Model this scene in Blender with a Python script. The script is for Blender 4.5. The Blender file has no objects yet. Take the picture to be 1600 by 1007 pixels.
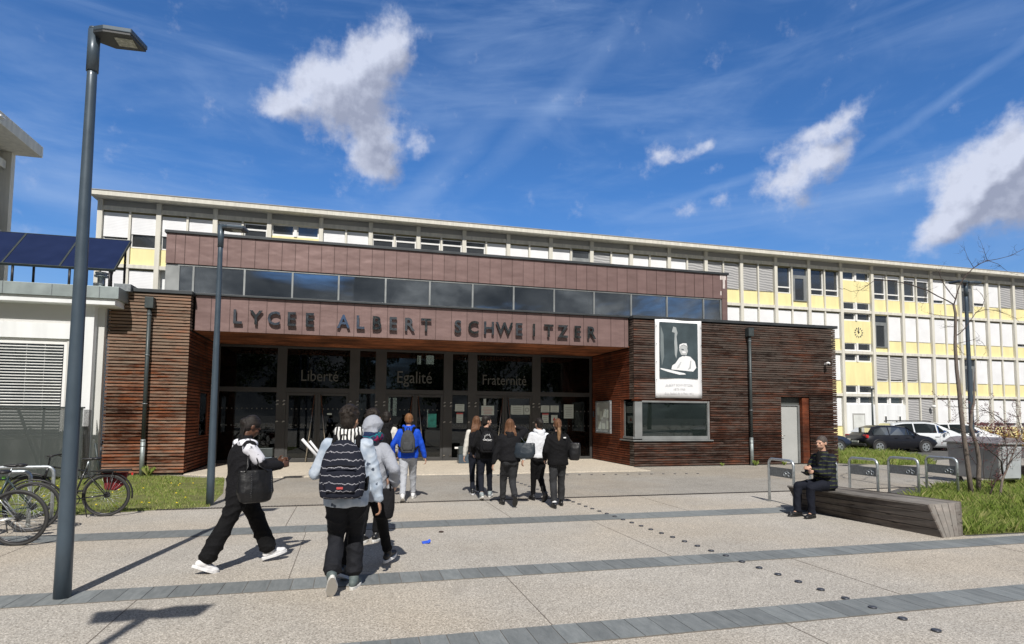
import bpy, bmesh, math, random
from mathutils import Vector, Matrix, noise
R = math.radians
rnd = random.Random(7)
SC = bpy.context.scene
COL = SC.collection

# ------------------------------------------------------------------ camera
FPX, CX, CY, HCAM = 942.5, 800.0, 583.3, 1.7
PITCH, ROLL, YAW = R(3.9353), R(0.4364), R(14.9305)
def _axes():
    c, s = math.cos(YAW), math.sin(YAW)
    r = Vector((c, -s, 0)); f0 = Vector((s, c, 0)); u0 = Vector((0, 0, 1))
    cp, sp = math.cos(PITCH), math.sin(PITCH)
    f = f0*cp + u0*sp; u = -f0*sp + u0*cp
    cr, sr = math.cos(ROLL), math.sin(ROLL)
    return r*cr + u*sr, -r*sr + u*cr, f
CR, CU, CF = _axes()
CAMP = Vector((0, 0, HCAM))
def ray(px, py):
    return CR*((px-CX)/FPX) - CU*((py-CY)/FPX) + CF
def at(px, py, Y):                       # photo pixel -> point on the plane y = Y
    d = ray(px, py); return CAMP + d*(Y/d.y)
cam = bpy.data.cameras.new("camera"); camo = bpy.data.objects.new("camera", cam); COL.objects.link(camo)
camo.matrix_world = Matrix((( CR.x, CU.x, -CF.x, 0), (CR.y, CU.y, -CF.y, 0), (CR.z, CU.z, -CF.z, HCAM), (0, 0, 0, 1)))
cam.sensor_width = 36; cam.lens = FPX/1600*36; cam.shift_y = (CY-503.5)/1600
cam.clip_start = .05; cam.clip_end = 3000
SC.camera = camo

# ------------------------------------------------------------------ light
SUN_EL, SUN_SHADOW_AZ = R(46.5), R(80)         # shadows run towards this direction (from +x)
sd = Vector((math.cos(SUN_SHADOW_AZ)*math.cos(SUN_EL), math.sin(SUN_SHADOW_AZ)*math.cos(SUN_EL), -math.sin(SUN_EL)))
sl = bpy.data.lights.new("sun", 'SUN'); sl.energy = 4.9; sl.angle = R(.53); sl.color = (1, .955, .89)
so = bpy.data.objects.new("sun", sl); COL.objects.link(so)
so.rotation_euler = sd.to_track_quat('-Z', 'Y').to_euler(); so.location = (-5, -20, 30)
SC.view_settings.view_transform = 'Standard'; SC.view_settings.look = 'None'
SC.view_settings.exposure = 0; SC.view_settings.gamma = 1; SC.view_settings.use_curve_mapping = False
SC.cycles.max_bounces = 8; SC.cycles.transparent_max_bounces = 12; SC.cycles.use_denoising = True

# node helper
class N:
    def __init__(s, tree): s.t = tree; s.n = tree.nodes; s.l = tree.links
    def new(s, typ, **k):
        nd = s.n.new(typ)
        for a, v in k.items(): setattr(nd, a, v)
        return nd
    def put(s, sock, v):
        if v is None: return
        if isinstance(v, bpy.types.NodeSocket): s.l.new(v, sock)
        else:
            if sock.type == 'RGBA' and len(v) == 3: v = (*v, 1)
            sock.default_value = v
    def math(s, op, a, b=None, c=None, clamp=False):
        nd = s.new('ShaderNodeMath', operation=op, use_clamp=clamp)
        s.put(nd.inputs[0], a); s.put(nd.inputs[1], b); s.put(nd.inputs[2], c); return nd.outputs[0]
    def vmath(s, op, a, b=None, out=0):
        nd = s.new('ShaderNodeVectorMath', operation=op); s.put(nd.inputs[0], a)
        if b is not None: s.put(nd.inputs[1], b)
        return nd.outputs[out]
    def mix(s, f, a, b, mode='MIX'):
        nd = s.new('ShaderNodeMix', data_type='RGBA', blend_type=mode)
        s.put(nd.inputs[0], f); s.put(nd.inputs[6], a); s.put(nd.inputs[7], b); return nd.outputs[2]
    def ramp(s, f, stops, interp='LINEAR'):
        nd = s.new('ShaderNodeValToRGB'); cr = nd.color_ramp; cr.interpolation = interp
        while len(cr.elements) < len(stops): cr.elements.new(.5)
        for e, (p, c) in zip(cr.elements, stops):
            e.position = p; e.color = (c, c, c, 1) if isinstance(c, (int, float)) else (*c, 1)
        s.put(nd.inputs[0], f); return nd.outputs[0]
    def noise(s, vec, scale, detail=3, rough=.55, dist=0):
        nd = s.new('ShaderNodeTexNoise'); s.put(nd.inputs['Vector'], vec)
        nd.inputs['Scale'].default_value = scale; nd.inputs['Detail'].default_value = detail
        nd.inputs['Roughness'].default_value = rough; nd.inputs['Distortion'].default_value = dist
        return nd.outputs[0]
    def mapping(s, vec, loc=(0, 0, 0), rot=(0, 0, 0), scale=(1, 1, 1), typ='POINT'):
        nd = s.new('ShaderNodeMapping', vector_type=typ); s.put(nd.inputs[0], vec)
        nd.inputs[1].default_value = loc; nd.inputs[2].default_value = rot; nd.inputs[3].default_value = scale
        return nd.outputs[0]
    def smooth(s, x, a, b):
        nd = s.new('ShaderNodeMapRange', interpolation_type='SMOOTHSTEP', clamp=True)
        s.put(nd.inputs[0], x); nd.inputs[1].default_value = a; nd.inputs[2].default_value = b
        return nd.outputs[0]

# ------------------------------------------------------------------ sky
wd = bpy.data.worlds.new("World"); SC.world = wd; wd.use_nodes = True
g = N(wd.node_tree); g.n.clear()
tc = g.new('ShaderNodeTexCoord').outputs['Generated']
sky = g.new('ShaderNodeTexSky', sky_type='NISHITA', sun_disc=False)
sky.sun_elevation = SUN_EL
sky.sun_rotation = math.atan2(-sd.x, -sd.y)
sky.air_density = 1.0; sky.dust_density = .2; sky.ozone_density = 3.0
sep = g.new('ShaderNodeSeparateXYZ'); g.put(sep.inputs[0], tc)
az = g.math('MULTIPLY', g.math('ARCTAN2', sep.outputs[0], sep.outputs[1]), 57.2958)
el = g.math('MULTIPLY', g.math('ARCSINE', sep.outputs[2]), 57.2958)
cmb = g.new('ShaderNodeCombineXYZ'); g.put(cmb.inputs[0], az); g.put(cmb.inputs[1], el)
P = cmb.outputs[0]
warp = g.new('ShaderNodeTexNoise'); g.put(warp.inputs['Vector'], P); warp.inputs['Scale'].default_value = .35; warp.inputs['Detail'].default_value = 4
wv = g.vmath('MULTIPLY', g.vmath('SUBTRACT', warp.outputs['Color'], (.5, .5, .5)), (2.6, 2.6, 0))
PW = g.vmath('ADD', P, wv)
def azel(px, py):
    d = ray(px, py).normalized(); return math.degrees(math.atan2(d.x, d.y)), math.degrees(math.asin(d.z))
def blobs(lst, vec, fall=1.0):
    out = None
    for (px, py, a, b, rot, amp) in lst:
        A, E_ = azel(px, py)
        m = g.mapping(vec, (A, E_, 0), (0, 0, R(rot)), (a, b, 1), 'TEXTURE')
        d = g.math('MULTIPLY', g.math('SUBTRACT', 1.0, g.math('POWER', g.vmath('LENGTH', m, None, 1), fall)), amp)
        out = d if out is None else g.math('MAXIMUM', out, d)
    return out
def gauss(lst, vec):
    out = None
    for (px, py, a, b, rot, amp) in lst:
        A, E_ = azel(px, py); m = g.mapping(vec, (A, E_, 0), (0, 0, R(rot)), (a*1.2, b*1.2, 1), 'TEXTURE')
        d = g.math('MULTIPLY', g.math('EXPONENT', g.math('MULTIPLY', g.vmath('DOT_PRODUCT', m, m, 1), -1.0)), amp)
        out = d if out is None else g.math('ADD', out, d)
    return out
CLOUDS = [(592, 92, 2.6, 2.1, 40, 1.1), (625, 72, 1.1, 1.3, 0, .5), (510, 130, 3.0, 2.0, 25, 1.1), (440, 168, 2.0, 1.2, -5, .8), (560, 190, 2.6, 2.4, -30, 1.0),
          (592, 245, 1.9, 1.9, 0, .85), (655, 226, 1.0, .8, 20, .55), (600, 275, .9, .9, 0, .4),
          (1035, 240, 1.1, .8, 15, .75), (1075, 240, 1.2, .5, 0, .5), (1108, 228, .9, .6, 25, .65), (1112, 262, .9, .4, 0, .3),
          (1315, 180, 2.2, .7, 25, .65), (1260, 208, 1.6, .5, 15, .5), (1290, 245, 2.2, 1.5, 25, .9), (1225, 292, 2.0, 1.2, 15, .85), (1250, 318, 1.0, .7, 0, .4), (1210, 240, 1.0, .5, 10, .3), (1078, 325, .8, .7, 30, .5), (1125, 312, .6, .4, 30, .3),
          (1560, 270, 2.4, 1.9, 30, 1.0), (1600, 235, 2.0, 1.6, 0, .9), (1520, 310, 2.4, 1.7, 25, .9), (1465, 355, 1.8, 1.0, 15, .65), (1610, 300, 3.0, 2.0, 0, 1.0)]
PL = (-1.1, 1.3, 0)
cum = gauss(CLOUDS, PW); dn = g.noise(P, .34, 9, .60); dn2 = g.noise(P, 1.1, 7, .62)
cd = g.math('ADD', g.math('MINIMUM', cum, 1.25), g.math('ADD', g.math('MULTIPLY', g.math('SUBTRACT', dn, .5), 1.5), g.math('MULTIPLY', g.math('SUBTRACT', dn2, .5), .55)))
cden = g.smooth(cd, .12, 1.0)
lit = g.math('SUBTRACT', gauss(CLOUDS[:8]+CLOUDS[12:17]+CLOUDS[20:], g.vmath('ADD', PW, PL)), g.math('MULTIPLY', cum, .45))
# clouds opposite (mirrored in the glass) and unseen overhead cover added to keep shadow fill neutral
back = g.math('MAXIMUM', g.math('MULTIPLY', g.smooth(g.math('MULTIPLY', sep.outputs[1], -1.0), -.05, .35), g.smooth(g.noise(g.mapping(P, scale=(.6, 1.3, 1)), .085, 6, .6, .5), .30, .50)), g.smooth(el, 44, 62))
# cirrus veils and vapour trails
ci = g.noise(g.mapping(P, rot=(0, 0, R(-32)), scale=(.035, .2, 1)), 1.0, 6, .6, .6)
ci2 = g.noise(g.mapping(P, rot=(0, 0, R(18)), scale=(.05, .16, 1)), 1.0, 5, .6, 1.2)
veil = g.math('ADD', g.math('MULTIPLY', g.smooth(ci, .42, .75), .55), g.math('MULTIPLY', g.smooth(ci2, .46, .78), .35))
trail = blobs([(1130, 290, 13, .5, 13, .8), (1500, 140, 13, .6, 25, .95), (690, 270, 9, 1.6, 42, .8), (880, 150, 16, 1.6, 40, .75), (80, 300, 11, 1.8, -20, .9), (60, 250, 16, 3, -25, .6), (250, 330, 9, 1.3, -10, .5), (1400, 300, 12, 1.5, 15, .7), (1040, 50, 7, 2.5, 10, .5)], g.vmath('ADD', P, g.vmath('MULTIPLY', wv, (.35, .35, 0))))
trail = g.math('MULTIPLY', g.math('MAXIMUM', trail, 0.0), g.math('ADD', .35, dn))
veil = g.math('ADD', veil, g.math('MULTIPLY', trail, .55), clamp=True)
skycol = g.mix(1.0, sky.outputs[0], g.mix(g.smooth(el, 2, 22), (.56, .68, .86), (.41, .74, 1.10)), 'MULTIPLY')
hz = g.smooth(el, 42, 4)
bg1 = g.new('ShaderNodeBackground'); g.put(bg1.inputs[0], skycol); bg1.inputs[1].default_value = .125
bg2 = g.new('ShaderNodeBackground'); bg2.inputs[1].default_value = 1.0
relief = g.math('SUBTRACT', g.noise(g.vmath('ADD', P, (.5, -.6, 0)), .45, 6, .58), g.noise(P, .45, 6, .58))
shade = g.math('ADD', g.math('MULTIPLY', relief, 1.5), g.smooth(lit, .10, .95), clamp=True)
g.put(bg2.inputs[0], g.mix(shade, (.66, .71, .86), (.33, .37, .50)))
bg3 = g.new('ShaderNodeBackground'); bg3.inputs[0].default_value = (.42, .58, .88, 1); bg3.inputs[1].default_value = .95
bg4 = g.new('ShaderNodeBackground'); bg4.inputs[1].default_value = 1.0
g.put(bg4.inputs[0], g.ramp(g.noise(g.mapping(P, scale=(.7, 1.2, 1)), .16, 6, .6), [(.36, (.075, .085, .10)), (.5, (.15, .16, .175)), (.64, (.38, .39, .40))]))
def mixs(f, a, b):
    m = g.new('ShaderNodeMixShader'); g.put(m.inputs[0], f); g.l.new(a, m.inputs[1]); g.l.new(b, m.inputs[2]); return m.outputs[0]
s1 = mixs(g.math('MULTIPLY', veil, .50), bg1.outputs[0], bg3.outputs[0])
s2 = mixs(back, s1, bg4.outputs[0])
s3 = mixs(g.math('MULTIPLY', cden, g.math('GREATER_THAN', sep.outputs[1], 0.0)), s2, bg2.outputs[0])
wo = g.new('ShaderNodeOutputWorld'); g.l.new(s3, wo.inputs[0])

# ------------------------------------------------------------------ helpers
def tag(o, label=None, cat=None, group=None, kind=None):
    if label: o['label'] = label
    if cat: o['category'] = cat
    if group: o['group'] = group
    if kind: o['kind'] = kind
    return o
def thing(name, label, cat, loc=(0, 0, 0), rz=0, group=None):
    o = bpy.data.objects.new(name, None); COL.objects.link(o); o.location = loc; o.rotation_euler = (0, 0, rz)
    o.empty_display_size = .2
    return tag(o, label, cat, group)
LOCAL_FRAME = [False]        # figures are modelled directly in their own frame
def origin(o):
    v = Vector((0, 0, 0))
    if LOCAL_FRAME[0]: return v
    while o is not None: v += o.location; o = o.parent
    return v
def dup(root, loc=None, rz=None, label=None):
    def cp(o, par):
        c = o.copy(); COL.objects.link(c); c.parent = par
        for ch in list(o.children): cp(ch, c)
        return c
    r = cp(root, None)
    if loc is not None: r.location = loc
    if rz is not None: r.rotation_euler = (0, 0, rz)
    if label: r['label'] = label
    return r
class MB:
    def __init__(s): s.v = []; s.f = []; s.mi = []; s.sm = []
    def add(s, vs, fs, m=0, sm=False):
        b = len(s.v); s.v += [tuple(v) for v in vs]
        for f in fs: s.f.append([b+i for i in f]); s.mi.append(m); s.sm.append(sm)
        return s
    def box(s, x0, x1, y0, y1, z0, z1, m=0):
        if x0 > x1: x0, x1 = x1, x0
        if y0 > y1: y0, y1 = y1, y0
        if z0 > z1: z0, z1 = z1, z0
        return s.add([(x0,y0,z0),(x1,y0,z0),(x1,y1,z0),(x0,y1,z0),(x0,y0,z1),(x1,y0,z1),(x1,y1,z1),(x0,y1,z1)],
              [(3,2,1,0),(4,5,6,7),(0,1,5,4),(1,2,6,5),(2,3,7,6),(3,0,4,7)], m)
    def obox(s, c, ax, ay, az_, m=0):        # half-extent vectors
        c = Vector(c); ax = Vector(ax); ay = Vector(ay); az_ = Vector(az_)
        vs = [c+ax*i+ay*j+az_*k for k in (-1, 1) for (i, j) in ((-1,-1),(1,-1),(1,1),(-1,1))]
        return s.add(vs, [(3,2,1,0),(4,5,6,7),(0,1,5,4),(1,2,6,5),(2,3,7,6),(3,0,4,7)], m)
    def poly(s, pts, z, m=0): return s.add([(x, y, z) for x, y in pts], [tuple(range(len(pts)))], m)
    def prism(s, pts, z0, z1, m=0):           # xy polygon (ccw) extruded in z
        n = len(pts); vs = [(x, y, z0) for x, y in pts]+[(x, y, z1) for x, y in pts]
        return s.add(vs, [tuple(reversed(range(n))), tuple(range(n, 2*n))]+[(i, (i+1) % n, n+(i+1) % n, n+i) for i in range(n)], m)
    def extr(s, pts, vec, m=0, sm=False):              # any planar 3d polygon extruded by vec
        n = len(pts); vec = Vector(vec); p = [Vector(q) for q in pts]
        return s.add(p+[q+vec for q in p], [tuple(reversed(range(n))), tuple(range(n, 2*n))]+[(i, (i+1) % n, n+(i+1) % n, n+i) for i in range(n)], m, sm)
    def tube(s, pts, r, n=8, m=0, caps=True, sm=True):
        pts = [Vector(p) for p in pts]; k = len(pts)
        rr = r if isinstance(r, (list, tuple)) else [r]*k
        vs = []; up = None
        for i, p in enumerate(pts):
            t = (pts[min(i+1, k-1)]-pts[max(i-1, 0)]).normalized()
            if up is None:
                up = Vector((0, 0, 1)) if abs(t.z) < .9 else Vector((1, 0, 0))
            a = t.cross(up).normalized(); b = a.cross(t).normalized(); up = b
            for j in range(n):
                th = 2*math.pi*j/n; vs.append(p+(a*math.cos(th)+b*math.sin(th))*rr[i])
        fs = [(i*n+j, i*n+(j+1) % n, (i+1)*n+(j+1) % n, (i+1)*n+j) for i in range(k-1) for j in range(n)]
        s.add(vs, fs, m, sm)
        if caps: 
            b = len(s.v)-len(vs)
            s.f.append([b+j for j in reversed(range(n))]); s.mi.append(m); s.sm.append(False)
            s.f.append([b+(k-1)*n+j for j in range(n)]); s.mi.append(m); s.sm.append(False)
        return s
    def torus(s, c, axis, Rr, r, n=40, k=8, m=0, a0=0, a1=2*math.pi):
        axis = Vector(axis).normalized(); u = axis.orthogonal().normalized(); w = axis.cross(u)
        full = abs(a1-a0-2*math.pi) < 1e-6; c = Vector(c); vs = []
        cnt = n if full else n+1
        for i in range(cnt):
            th = a0+(a1-a0)*i/n; d = u*math.cos(th)+w*math.sin(th)
            for j in range(k):
                ph = 2*math.pi*j/k; vs.append(c+d*(Rr+r*math.cos(ph))+axis*r*math.sin(ph))
        fs = []
        for i in range(n if full else n):
            for j in range(k):
                a = i*k+j; b = i*k+(j+1) % k; i2 = (i+1) % cnt
                fs.append((a, b, i2*k+(j+1) % k, i2*k+j))
        return s.add(vs, fs, m, True)
    def disc(s, c, axis, r, h, n=20, m=0):
        axis = Vector(axis).normalized(); c = Vector(c); return s.tube([c-axis*h/2, c+axis*h/2], r, n, m)
    def ell(s, c, rx, ry, rz, mat3=None, nu=14, nv=9, m=0):
        c = Vector(c); vs = []; 
        for i in range(1, nv):
            ph = math.pi*i/nv
            for j in range(nu):
                th = 2*math.pi*j/nu
                v = Vector((rx*math.sin(ph)*math.cos(th), ry*math.sin(ph)*math.sin(th), rz*math.cos(ph)))
                vs.append(c+(mat3 @ v if mat3 else v))
        t = Vector((0, 0, rz)); vs.append(c+(mat3 @ t if mat3 else t)); vs.append(c-(mat3 @ t if mat3 else t))
        T = len(vs)-2; B = T+1; fs = []
        for i in range(nv-2):
            for j in range(nu):
                fs.append((i*nu+j, (i+1)*nu+j, (i+1)*nu+(j+1) % nu, i*nu+(j+1) % nu))
        for j in range(nu):
            fs.append((T, j, (j+1) % nu)); fs.append((B, (nv-2)*nu+(j+1) % nu, (nv-2)*nu+j))
        return s.add(vs, fs, m, True)
    def mesh(s, name, off=Vector((0, 0, 0))):
        me = bpy.data.meshes.new(name); me.from_pydata([(x-off.x, y-off.y, z-off.z) for x, y, z in s.v], [], s.f)
        for p, mi, sm in zip(me.polygons, s.mi, s.sm): p.material_index = mi; p.use_smooth = sm
        return me
    def build(s, name, mats, parent=None, bevel=0, kind=None, label=None, cat=None, group=None, segs=2):
        if parent is None and cat: 
            xs = [v[0] for v in s.v]; ys = [v[1] for v in s.v]; zs = [v[2] for v in s.v]
            off = Vector(((min(xs)+max(xs))/2, (min(ys)+max(ys))/2, min(zs)))
        else: off = origin(parent) if parent else Vector((0, 0, 0))
        me = s.mesh(name, off); o = bpy.data.objects.new(name, me); COL.objects.link(o)
        if not isinstance(mats, (list, tuple)): mats = [mats]
        for m in mats: me.materials.append(m)
        if parent: o.parent = parent
        elif cat: o.location = off
        if bevel:
            b = o.modifiers.new('b', 'BEVEL'); b.width = bevel; b.segments = segs; b.limit_method = 'ANGLE'; b.angle_limit = R(40)
        return tag(o, label, cat, group, kind)
def text(mb, s, size, ext, M4, m=0, align='CENTER', bold=0, space=1.0):
    cu = bpy.data.curves.new('t', 'FONT'); cu.body = s; cu.size = size; cu.extrude = ext; cu.align_x = align
    cu.offset = bold; cu.resolution_u = 3; cu.space_character = space
    o = bpy.data.objects.new('t', cu); COL.objects.link(o)
    dg = bpy.context.evaluated_depsgraph_get(); me = bpy.data.meshes.new_from_object(o.evaluated_get(dg))
    mb.add([M4 @ v.co for v in me.vertices], [tuple(p.vertices) for p in me.polygons], m)
    bpy.data.objects.remove(o); bpy.data.curves.remove(cu); bpy.data.meshes.remove(me)
def face_y(x, y, z):      # text frame facing -y
    return Matrix(((1, 0, 0, x), (0, 0, -1, y), (0, 1, 0, z), (0, 0, 0, 1)))

# ------------------------------------------------------------------ materials
def newmat(name):
    m = bpy.data.materials.new(name); m.use_nodes = True; q = N(m.node_tree); q.n.clear()
    out = q.new('ShaderNodeOutputMaterial'); p = q.new('ShaderNodeBsdfPrincipled'); q.l.new(p.outputs[0], out.inputs[0])
    q.p = p; q.out = out; q.oc = q.new('ShaderNodeTexCoord').outputs['Object']; return m, q
def M(name, col, rough=.6, metal=0, var=.12, vs=2.0, bump=0, bs=60, spec=.5, stretch=None, coat=0, speck=0, ss=200):
    m, q = newmat(name); vec = q.oc if stretch is None else q.mapping(q.oc, scale=stretch)
    n = q.noise(vec, vs, 5, .6)
    lo = [c*(1-var) for c in col]; hi = [min(1, c*(1+var)) for c in col]
    c = q.ramp(n, [(.32, tuple(lo)), (.68, tuple(hi))])
    if speck:
        n2 = q.noise(q.oc, ss, 2, .7); c = q.mix(1.0, c, q.ramp(n2, [(.3, 1-speck), (.7, 1+speck)]), 'MULTIPLY')
    q.put(q.p.inputs['Base Color'], c)
    q.put(q.p.inputs['Roughness'], q.ramp(n, [(.3, max(0, rough-.07)), (.7, min(1, rough+.07))]))
    q.p.inputs['Metallic'].default_value = metal; q.p.inputs['Specular IOR Level'].default_value = spec
    if coat: q.p.inputs['Coat Weight'].default_value = coat; q.p.inputs['Coat Roughness'].default_value = .06
    if bump:
        b = q.new('ShaderNodeBump'); b.inputs['Strength'].default_value = 1; b.inputs['Distance'].default_value = bump
        q.put(b.inputs['Height'], q.noise(vec, bs, 4, .6)); q.l.new(b.outputs[0], q.p.inputs['Normal'])
    return m
def glassmat(name, tint=(.55, .62, .62), refl=1.0, body=.0, bodycol=(.02, .025, .03), ior=1.5, wav=.002):
    m, q = newmat(name); q.n.remove(q.p)
    fr = q.new('ShaderNodeFresnel'); fr.inputs[0].default_value = ior
    b = q.new('ShaderNodeBump'); b.inputs['Strength'].default_value = .25; b.inputs['Distance'].default_value = wav
    q.put(b.inputs['Height'], q.noise(q.oc, 1.3, 1, .4))
    gl = q.new('ShaderNodeBsdfGlossy'); gl.inputs['Roughness'].default_value = .015; gl.inputs['Color'].default_value = (.9, .95, 1, 1); q.l.new(b.outputs[0], gl.inputs['Normal'])
    tr = q.new('ShaderNodeBsdfTransparent'); tr.inputs[0].default_value = (*tint, 1)
    df = q.new('ShaderNodeBsdfDiffuse'); df.inputs[0].default_value = (*bodycol, 1)
    m1 = q.new('ShaderNodeMixShader'); m1.inputs[0].default_value = body; q.l.new(tr.outputs[0], m1.inputs[1]); q.l.new(df.outputs[0], m1.inputs[2])
    m2 = q.new('ShaderNodeMixShader'); q.put(m2.inputs[0], q.math('MULTIPLY', fr.outputs[0], refl, clamp=True))
    q.l.new(m1.outputs[0], m2.inputs[1]); q.l.new(gl.outputs[0], m2.inputs[2]); q.l.new(m2.outputs[0], q.out.inputs[0])
    return m
def groundmat(name, base, dark, light, s1=95, contrast=1.0, stain=.12, warm=None):
    m, q = newmat(name)
    n1 = q.noise(q.oc, s1, 2, .7); n2 = q.noise(q.oc, s1*.45, 2, .6); n3 = q.noise(q.oc, .5, 5, .65); n4 = q.noise(q.oc, 3.0, 4, .6)
    v = q.new('ShaderNodeTexVoronoi'); q.put(v.inputs['Vector'], q.oc); v.inputs['Scale'].default_value = s1*1.1
    f = q.math('ADD', q.math('MULTIPLY', n1, .6), q.math('MULTIPLY', n2, .4))
    c = q.ramp(f, [(.5-.16/contrast, dark), (.5, base), (.5+.16/contrast, light)])
    sep_ = q.new('ShaderNodeSeparateColor'); q.put(sep_.inputs[0], v.outputs['Color'])
    c = q.mix(1.0, c, q.ramp(sep_.outputs[0], [(0, .70), (.5, 1.0), (1, 1.26)]), 'MULTIPLY')
    c = q.mix(1.0, c, q.ramp(n3, [(.3, 1-stain), (.7, 1+stain)]), 'MULTIPLY')
    c = q.mix(1.0, c, q.ramp(n4, [(.25, 1-stain*.6), (.7, 1+stain*.4)]), 'MULTIPLY')
    if warm: c = q.mix(q.ramp(q.noise(q.oc, .28, 3), [(.42, 0), (.62, .6)]), c, q.mix(1.0, c, warm, 'MULTIPLY'))
    c = q.mix(q.ramp(q.noise(q.mapping(q.oc, rot=(0, 0, .6), scale=(1, .45, 1)), 1.1, 6, .7, .8), [(.56, 0), (.70, .30)]), c, tuple(x*.62 for x in base))
    vg = q.new('ShaderNodeTexVoronoi'); q.put(vg.inputs['Vector'], q.oc); vg.inputs['Scale'].default_value = 1.7
    c = q.mix(q.ramp(vg.outputs['Distance'], [(.035, .45), (.06, 0)]), c, tuple(x*.45 for x in base))
    q.put(q.p.inputs['Base Color'], c); q.p.inputs['Roughness'].default_value = .85; q.p.inputs['Specular IOR Level'].default_value = .25
    b = q.new('ShaderNodeBump'); b.inputs['Strength'].default_value = .6; b.inputs['Distance'].default_value = .003
    q.put(b.inputs['Height'], f); q.l.new(b.outputs[0], q.p.inputs['Normal']); return m
def woodmat(name, cols, grey, greyamt, dark=.5, topz=None, hvec=(1.1, 1.1, 30)):
    m, q = newmat(name); ge = q.new('ShaderNodeNewGeometry'); ri = ge.outputs['Random Per Island']
    off = q.new('ShaderNodeCombineXYZ'); q.put(off.inputs[0], q.math('MULTIPLY', ri, 37.0)); q.put(off.inputs[1], q.math('MULTIPLY', ri, 11.0))
    vec = q.vmath('ADD', q.oc, off.outputs[0])
    n1 = q.noise(q.mapping(vec, scale=hvec), 1.0, 6, .68, .4); n2 = q.noise(q.mapping(vec, scale=(.45, .45, 3)), 1.6, 5, .7)
    c = q.ramp(q.math('ADD', q.math('MULTIPLY', n1, .55), q.math('MULTIPLY', n2, .45)), [(.36, cols[0]), (.5, cols[1]), (.64, cols[2])])
    c = q.mix(1.0, c, q.ramp(ri, [(0, .6), (.5, 1.0), (1, 1.35)]), 'MULTIPLY')
    patch = q.noise(q.oc, .55, 5, .68); c = q.mix(1.0, c, q.ramp(patch, [(.38, .42), (.5, 1.0), (.62, 1.7)]), 'MULTIPLY')
    gn = q.noise(q.mapping(vec, scale=(1.3, 1.3, 9)), 1.4, 7, .74)
    gf = q.math('ADD', q.math('ADD', gn, q.math('MULTIPLY', q.math('SUBTRACT', ri, .5), .16)), q.math('MULTIPLY', q.math('SUBTRACT', q.noise(q.oc, .4, 3), .5), .5))
    if topz:
        sx = q.new('ShaderNodeSeparateXYZ'); q.put(sx.inputs[0], q.oc)
        gf = q.math('ADD', gf, q.math('MULTIPLY', q.smooth(sx.outputs[2], topz[0], topz[1]), topz[2]))
    c = q.mix(q.math('MULTIPLY', q.ramp(gf, [(.44, 0), (.68, 1)]), greyamt), c, q.mix(n1, grey, tuple(x*dark for x in grey)))
    kn = q.new('ShaderNodeTexVoronoi'); q.put(kn.inputs['Vector'], q.mapping(vec, scale=(2.2, 2.2, 14))); kn.inputs['Scale'].default_value = 1.0
    c = q.mix(q.ramp(kn.outputs['Distance'], [(.08, .75), (.16, 0)]), c, tuple(x*.35 for x in cols[0]))
    q.put(q.p.inputs['Base Color'], c); q.p.inputs['Roughness'].default_value = .82; q.p.inputs['Specular IOR Level'].default_value = .2
    b = q.new('ShaderNodeBump'); b.inputs['Strength'].default_value = .7; b.inputs['Distance'].default_value = .004
    q.put(b.inputs['Height'], n1); q.l.new(b.outputs[0], q.p.inputs['Normal']); return m

m_plaza = groundmat('exposed_aggregate', (.415, .385, .34), (.17, .155, .14), (.68, .65, .60), 110, .9, .09, (1.07, .99, .88))
m_court = groundmat('forecourt_tarmac', (.32, .30, .268), (.20, .188, .17), (.44, .42, .385), 80, 1.0, .12, (1.06, .98, .88))
m_plat = groundmat('platform_concrete', (.56, .50, .41), (.45, .40, .33), (.66, .60, .50), 60, 1.0, .08)
m_road = groundmat('asphalt', (.11, .108, .105), (.07, .068, .066), (.16, .155, .15), 60, 1.0, .15)
m_soil = groundmat('soil', (.12, .085, .05), (.06, .045, .03), (.25, .2, .14), 30, 1.0, .3)
def pavermat():
    m, q = newmat('slate_pavers'); ge = q.new('ShaderNodeNewGeometry'); ri = ge.outputs['Random Per Island']
    n = q.noise(q.mapping(q.oc, rot=(0, 0, .25), scale=(9, 2.2, 1)), 2.0, 6, .65, .5); n2 = q.noise(q.oc, 130, 2, .6)
    c = q.ramp(n, [(.3, (.155, .170, .172)), (.7, (.235, .25, .25))]); c = q.mix(1.0, c, q.ramp(ri, [(0, .84), (1, 1.14)]), 'MULTIPLY')
    c = q.mix(1.0, c, q.ramp(n2, [(.3, .9), (.7, 1.1)]), 'MULTIPLY')
    q.put(q.p.inputs['Base Color'], c); q.p.inputs['Roughness'].default_value = .62; q.p.inputs['Specular IOR Level'].default_value = .35
    return m
m_paver = pavermat()
m_steelstud = M('dark_stud', (.085, .09, .105), .42, .6, .1, 4)
m_drain = M('drain_iron', (.035, .035, .035), .6, .5)
m_joint = M('joint', (.15, .13, .11), .9)
m_woodL = woodmat('weathered_larch', [(.045, .014, .008), (.150, .046, .020), (.33, .115, .045)], (.44, .35, .27), .66, .28, (1.5, 5.2, .26))
m_woodR = woodmat('dark_weathered_larch', [(.016, .009, .006), (.046, .019, .012), (.135, .040, .018)], (.190, .160, .140), .66, .25, (.8, 4.0, .10))
m_woodC = woodmat('grey_weathered_larch', [(.035, .024, .019), (.085, .06, .048), (.15, .11, .09)], (.26, .235, .215), .9, .4)
m_woodI = woodmat('red_larch', [(.05, .012, .006), (.115, .030, .013), (.17, .052, .024)], (.14, .09, .065), .4, .5)
m_soffit = woodmat('soffit_boards', [(.12, .04, .018), (.18, .062, .027), (.24, .09, .04)], (.2, .1, .06), .2, .6, None, (1.1, 30, 1))
m_back = M('cladding_backing', (.010, .007, .006), .95)
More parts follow.
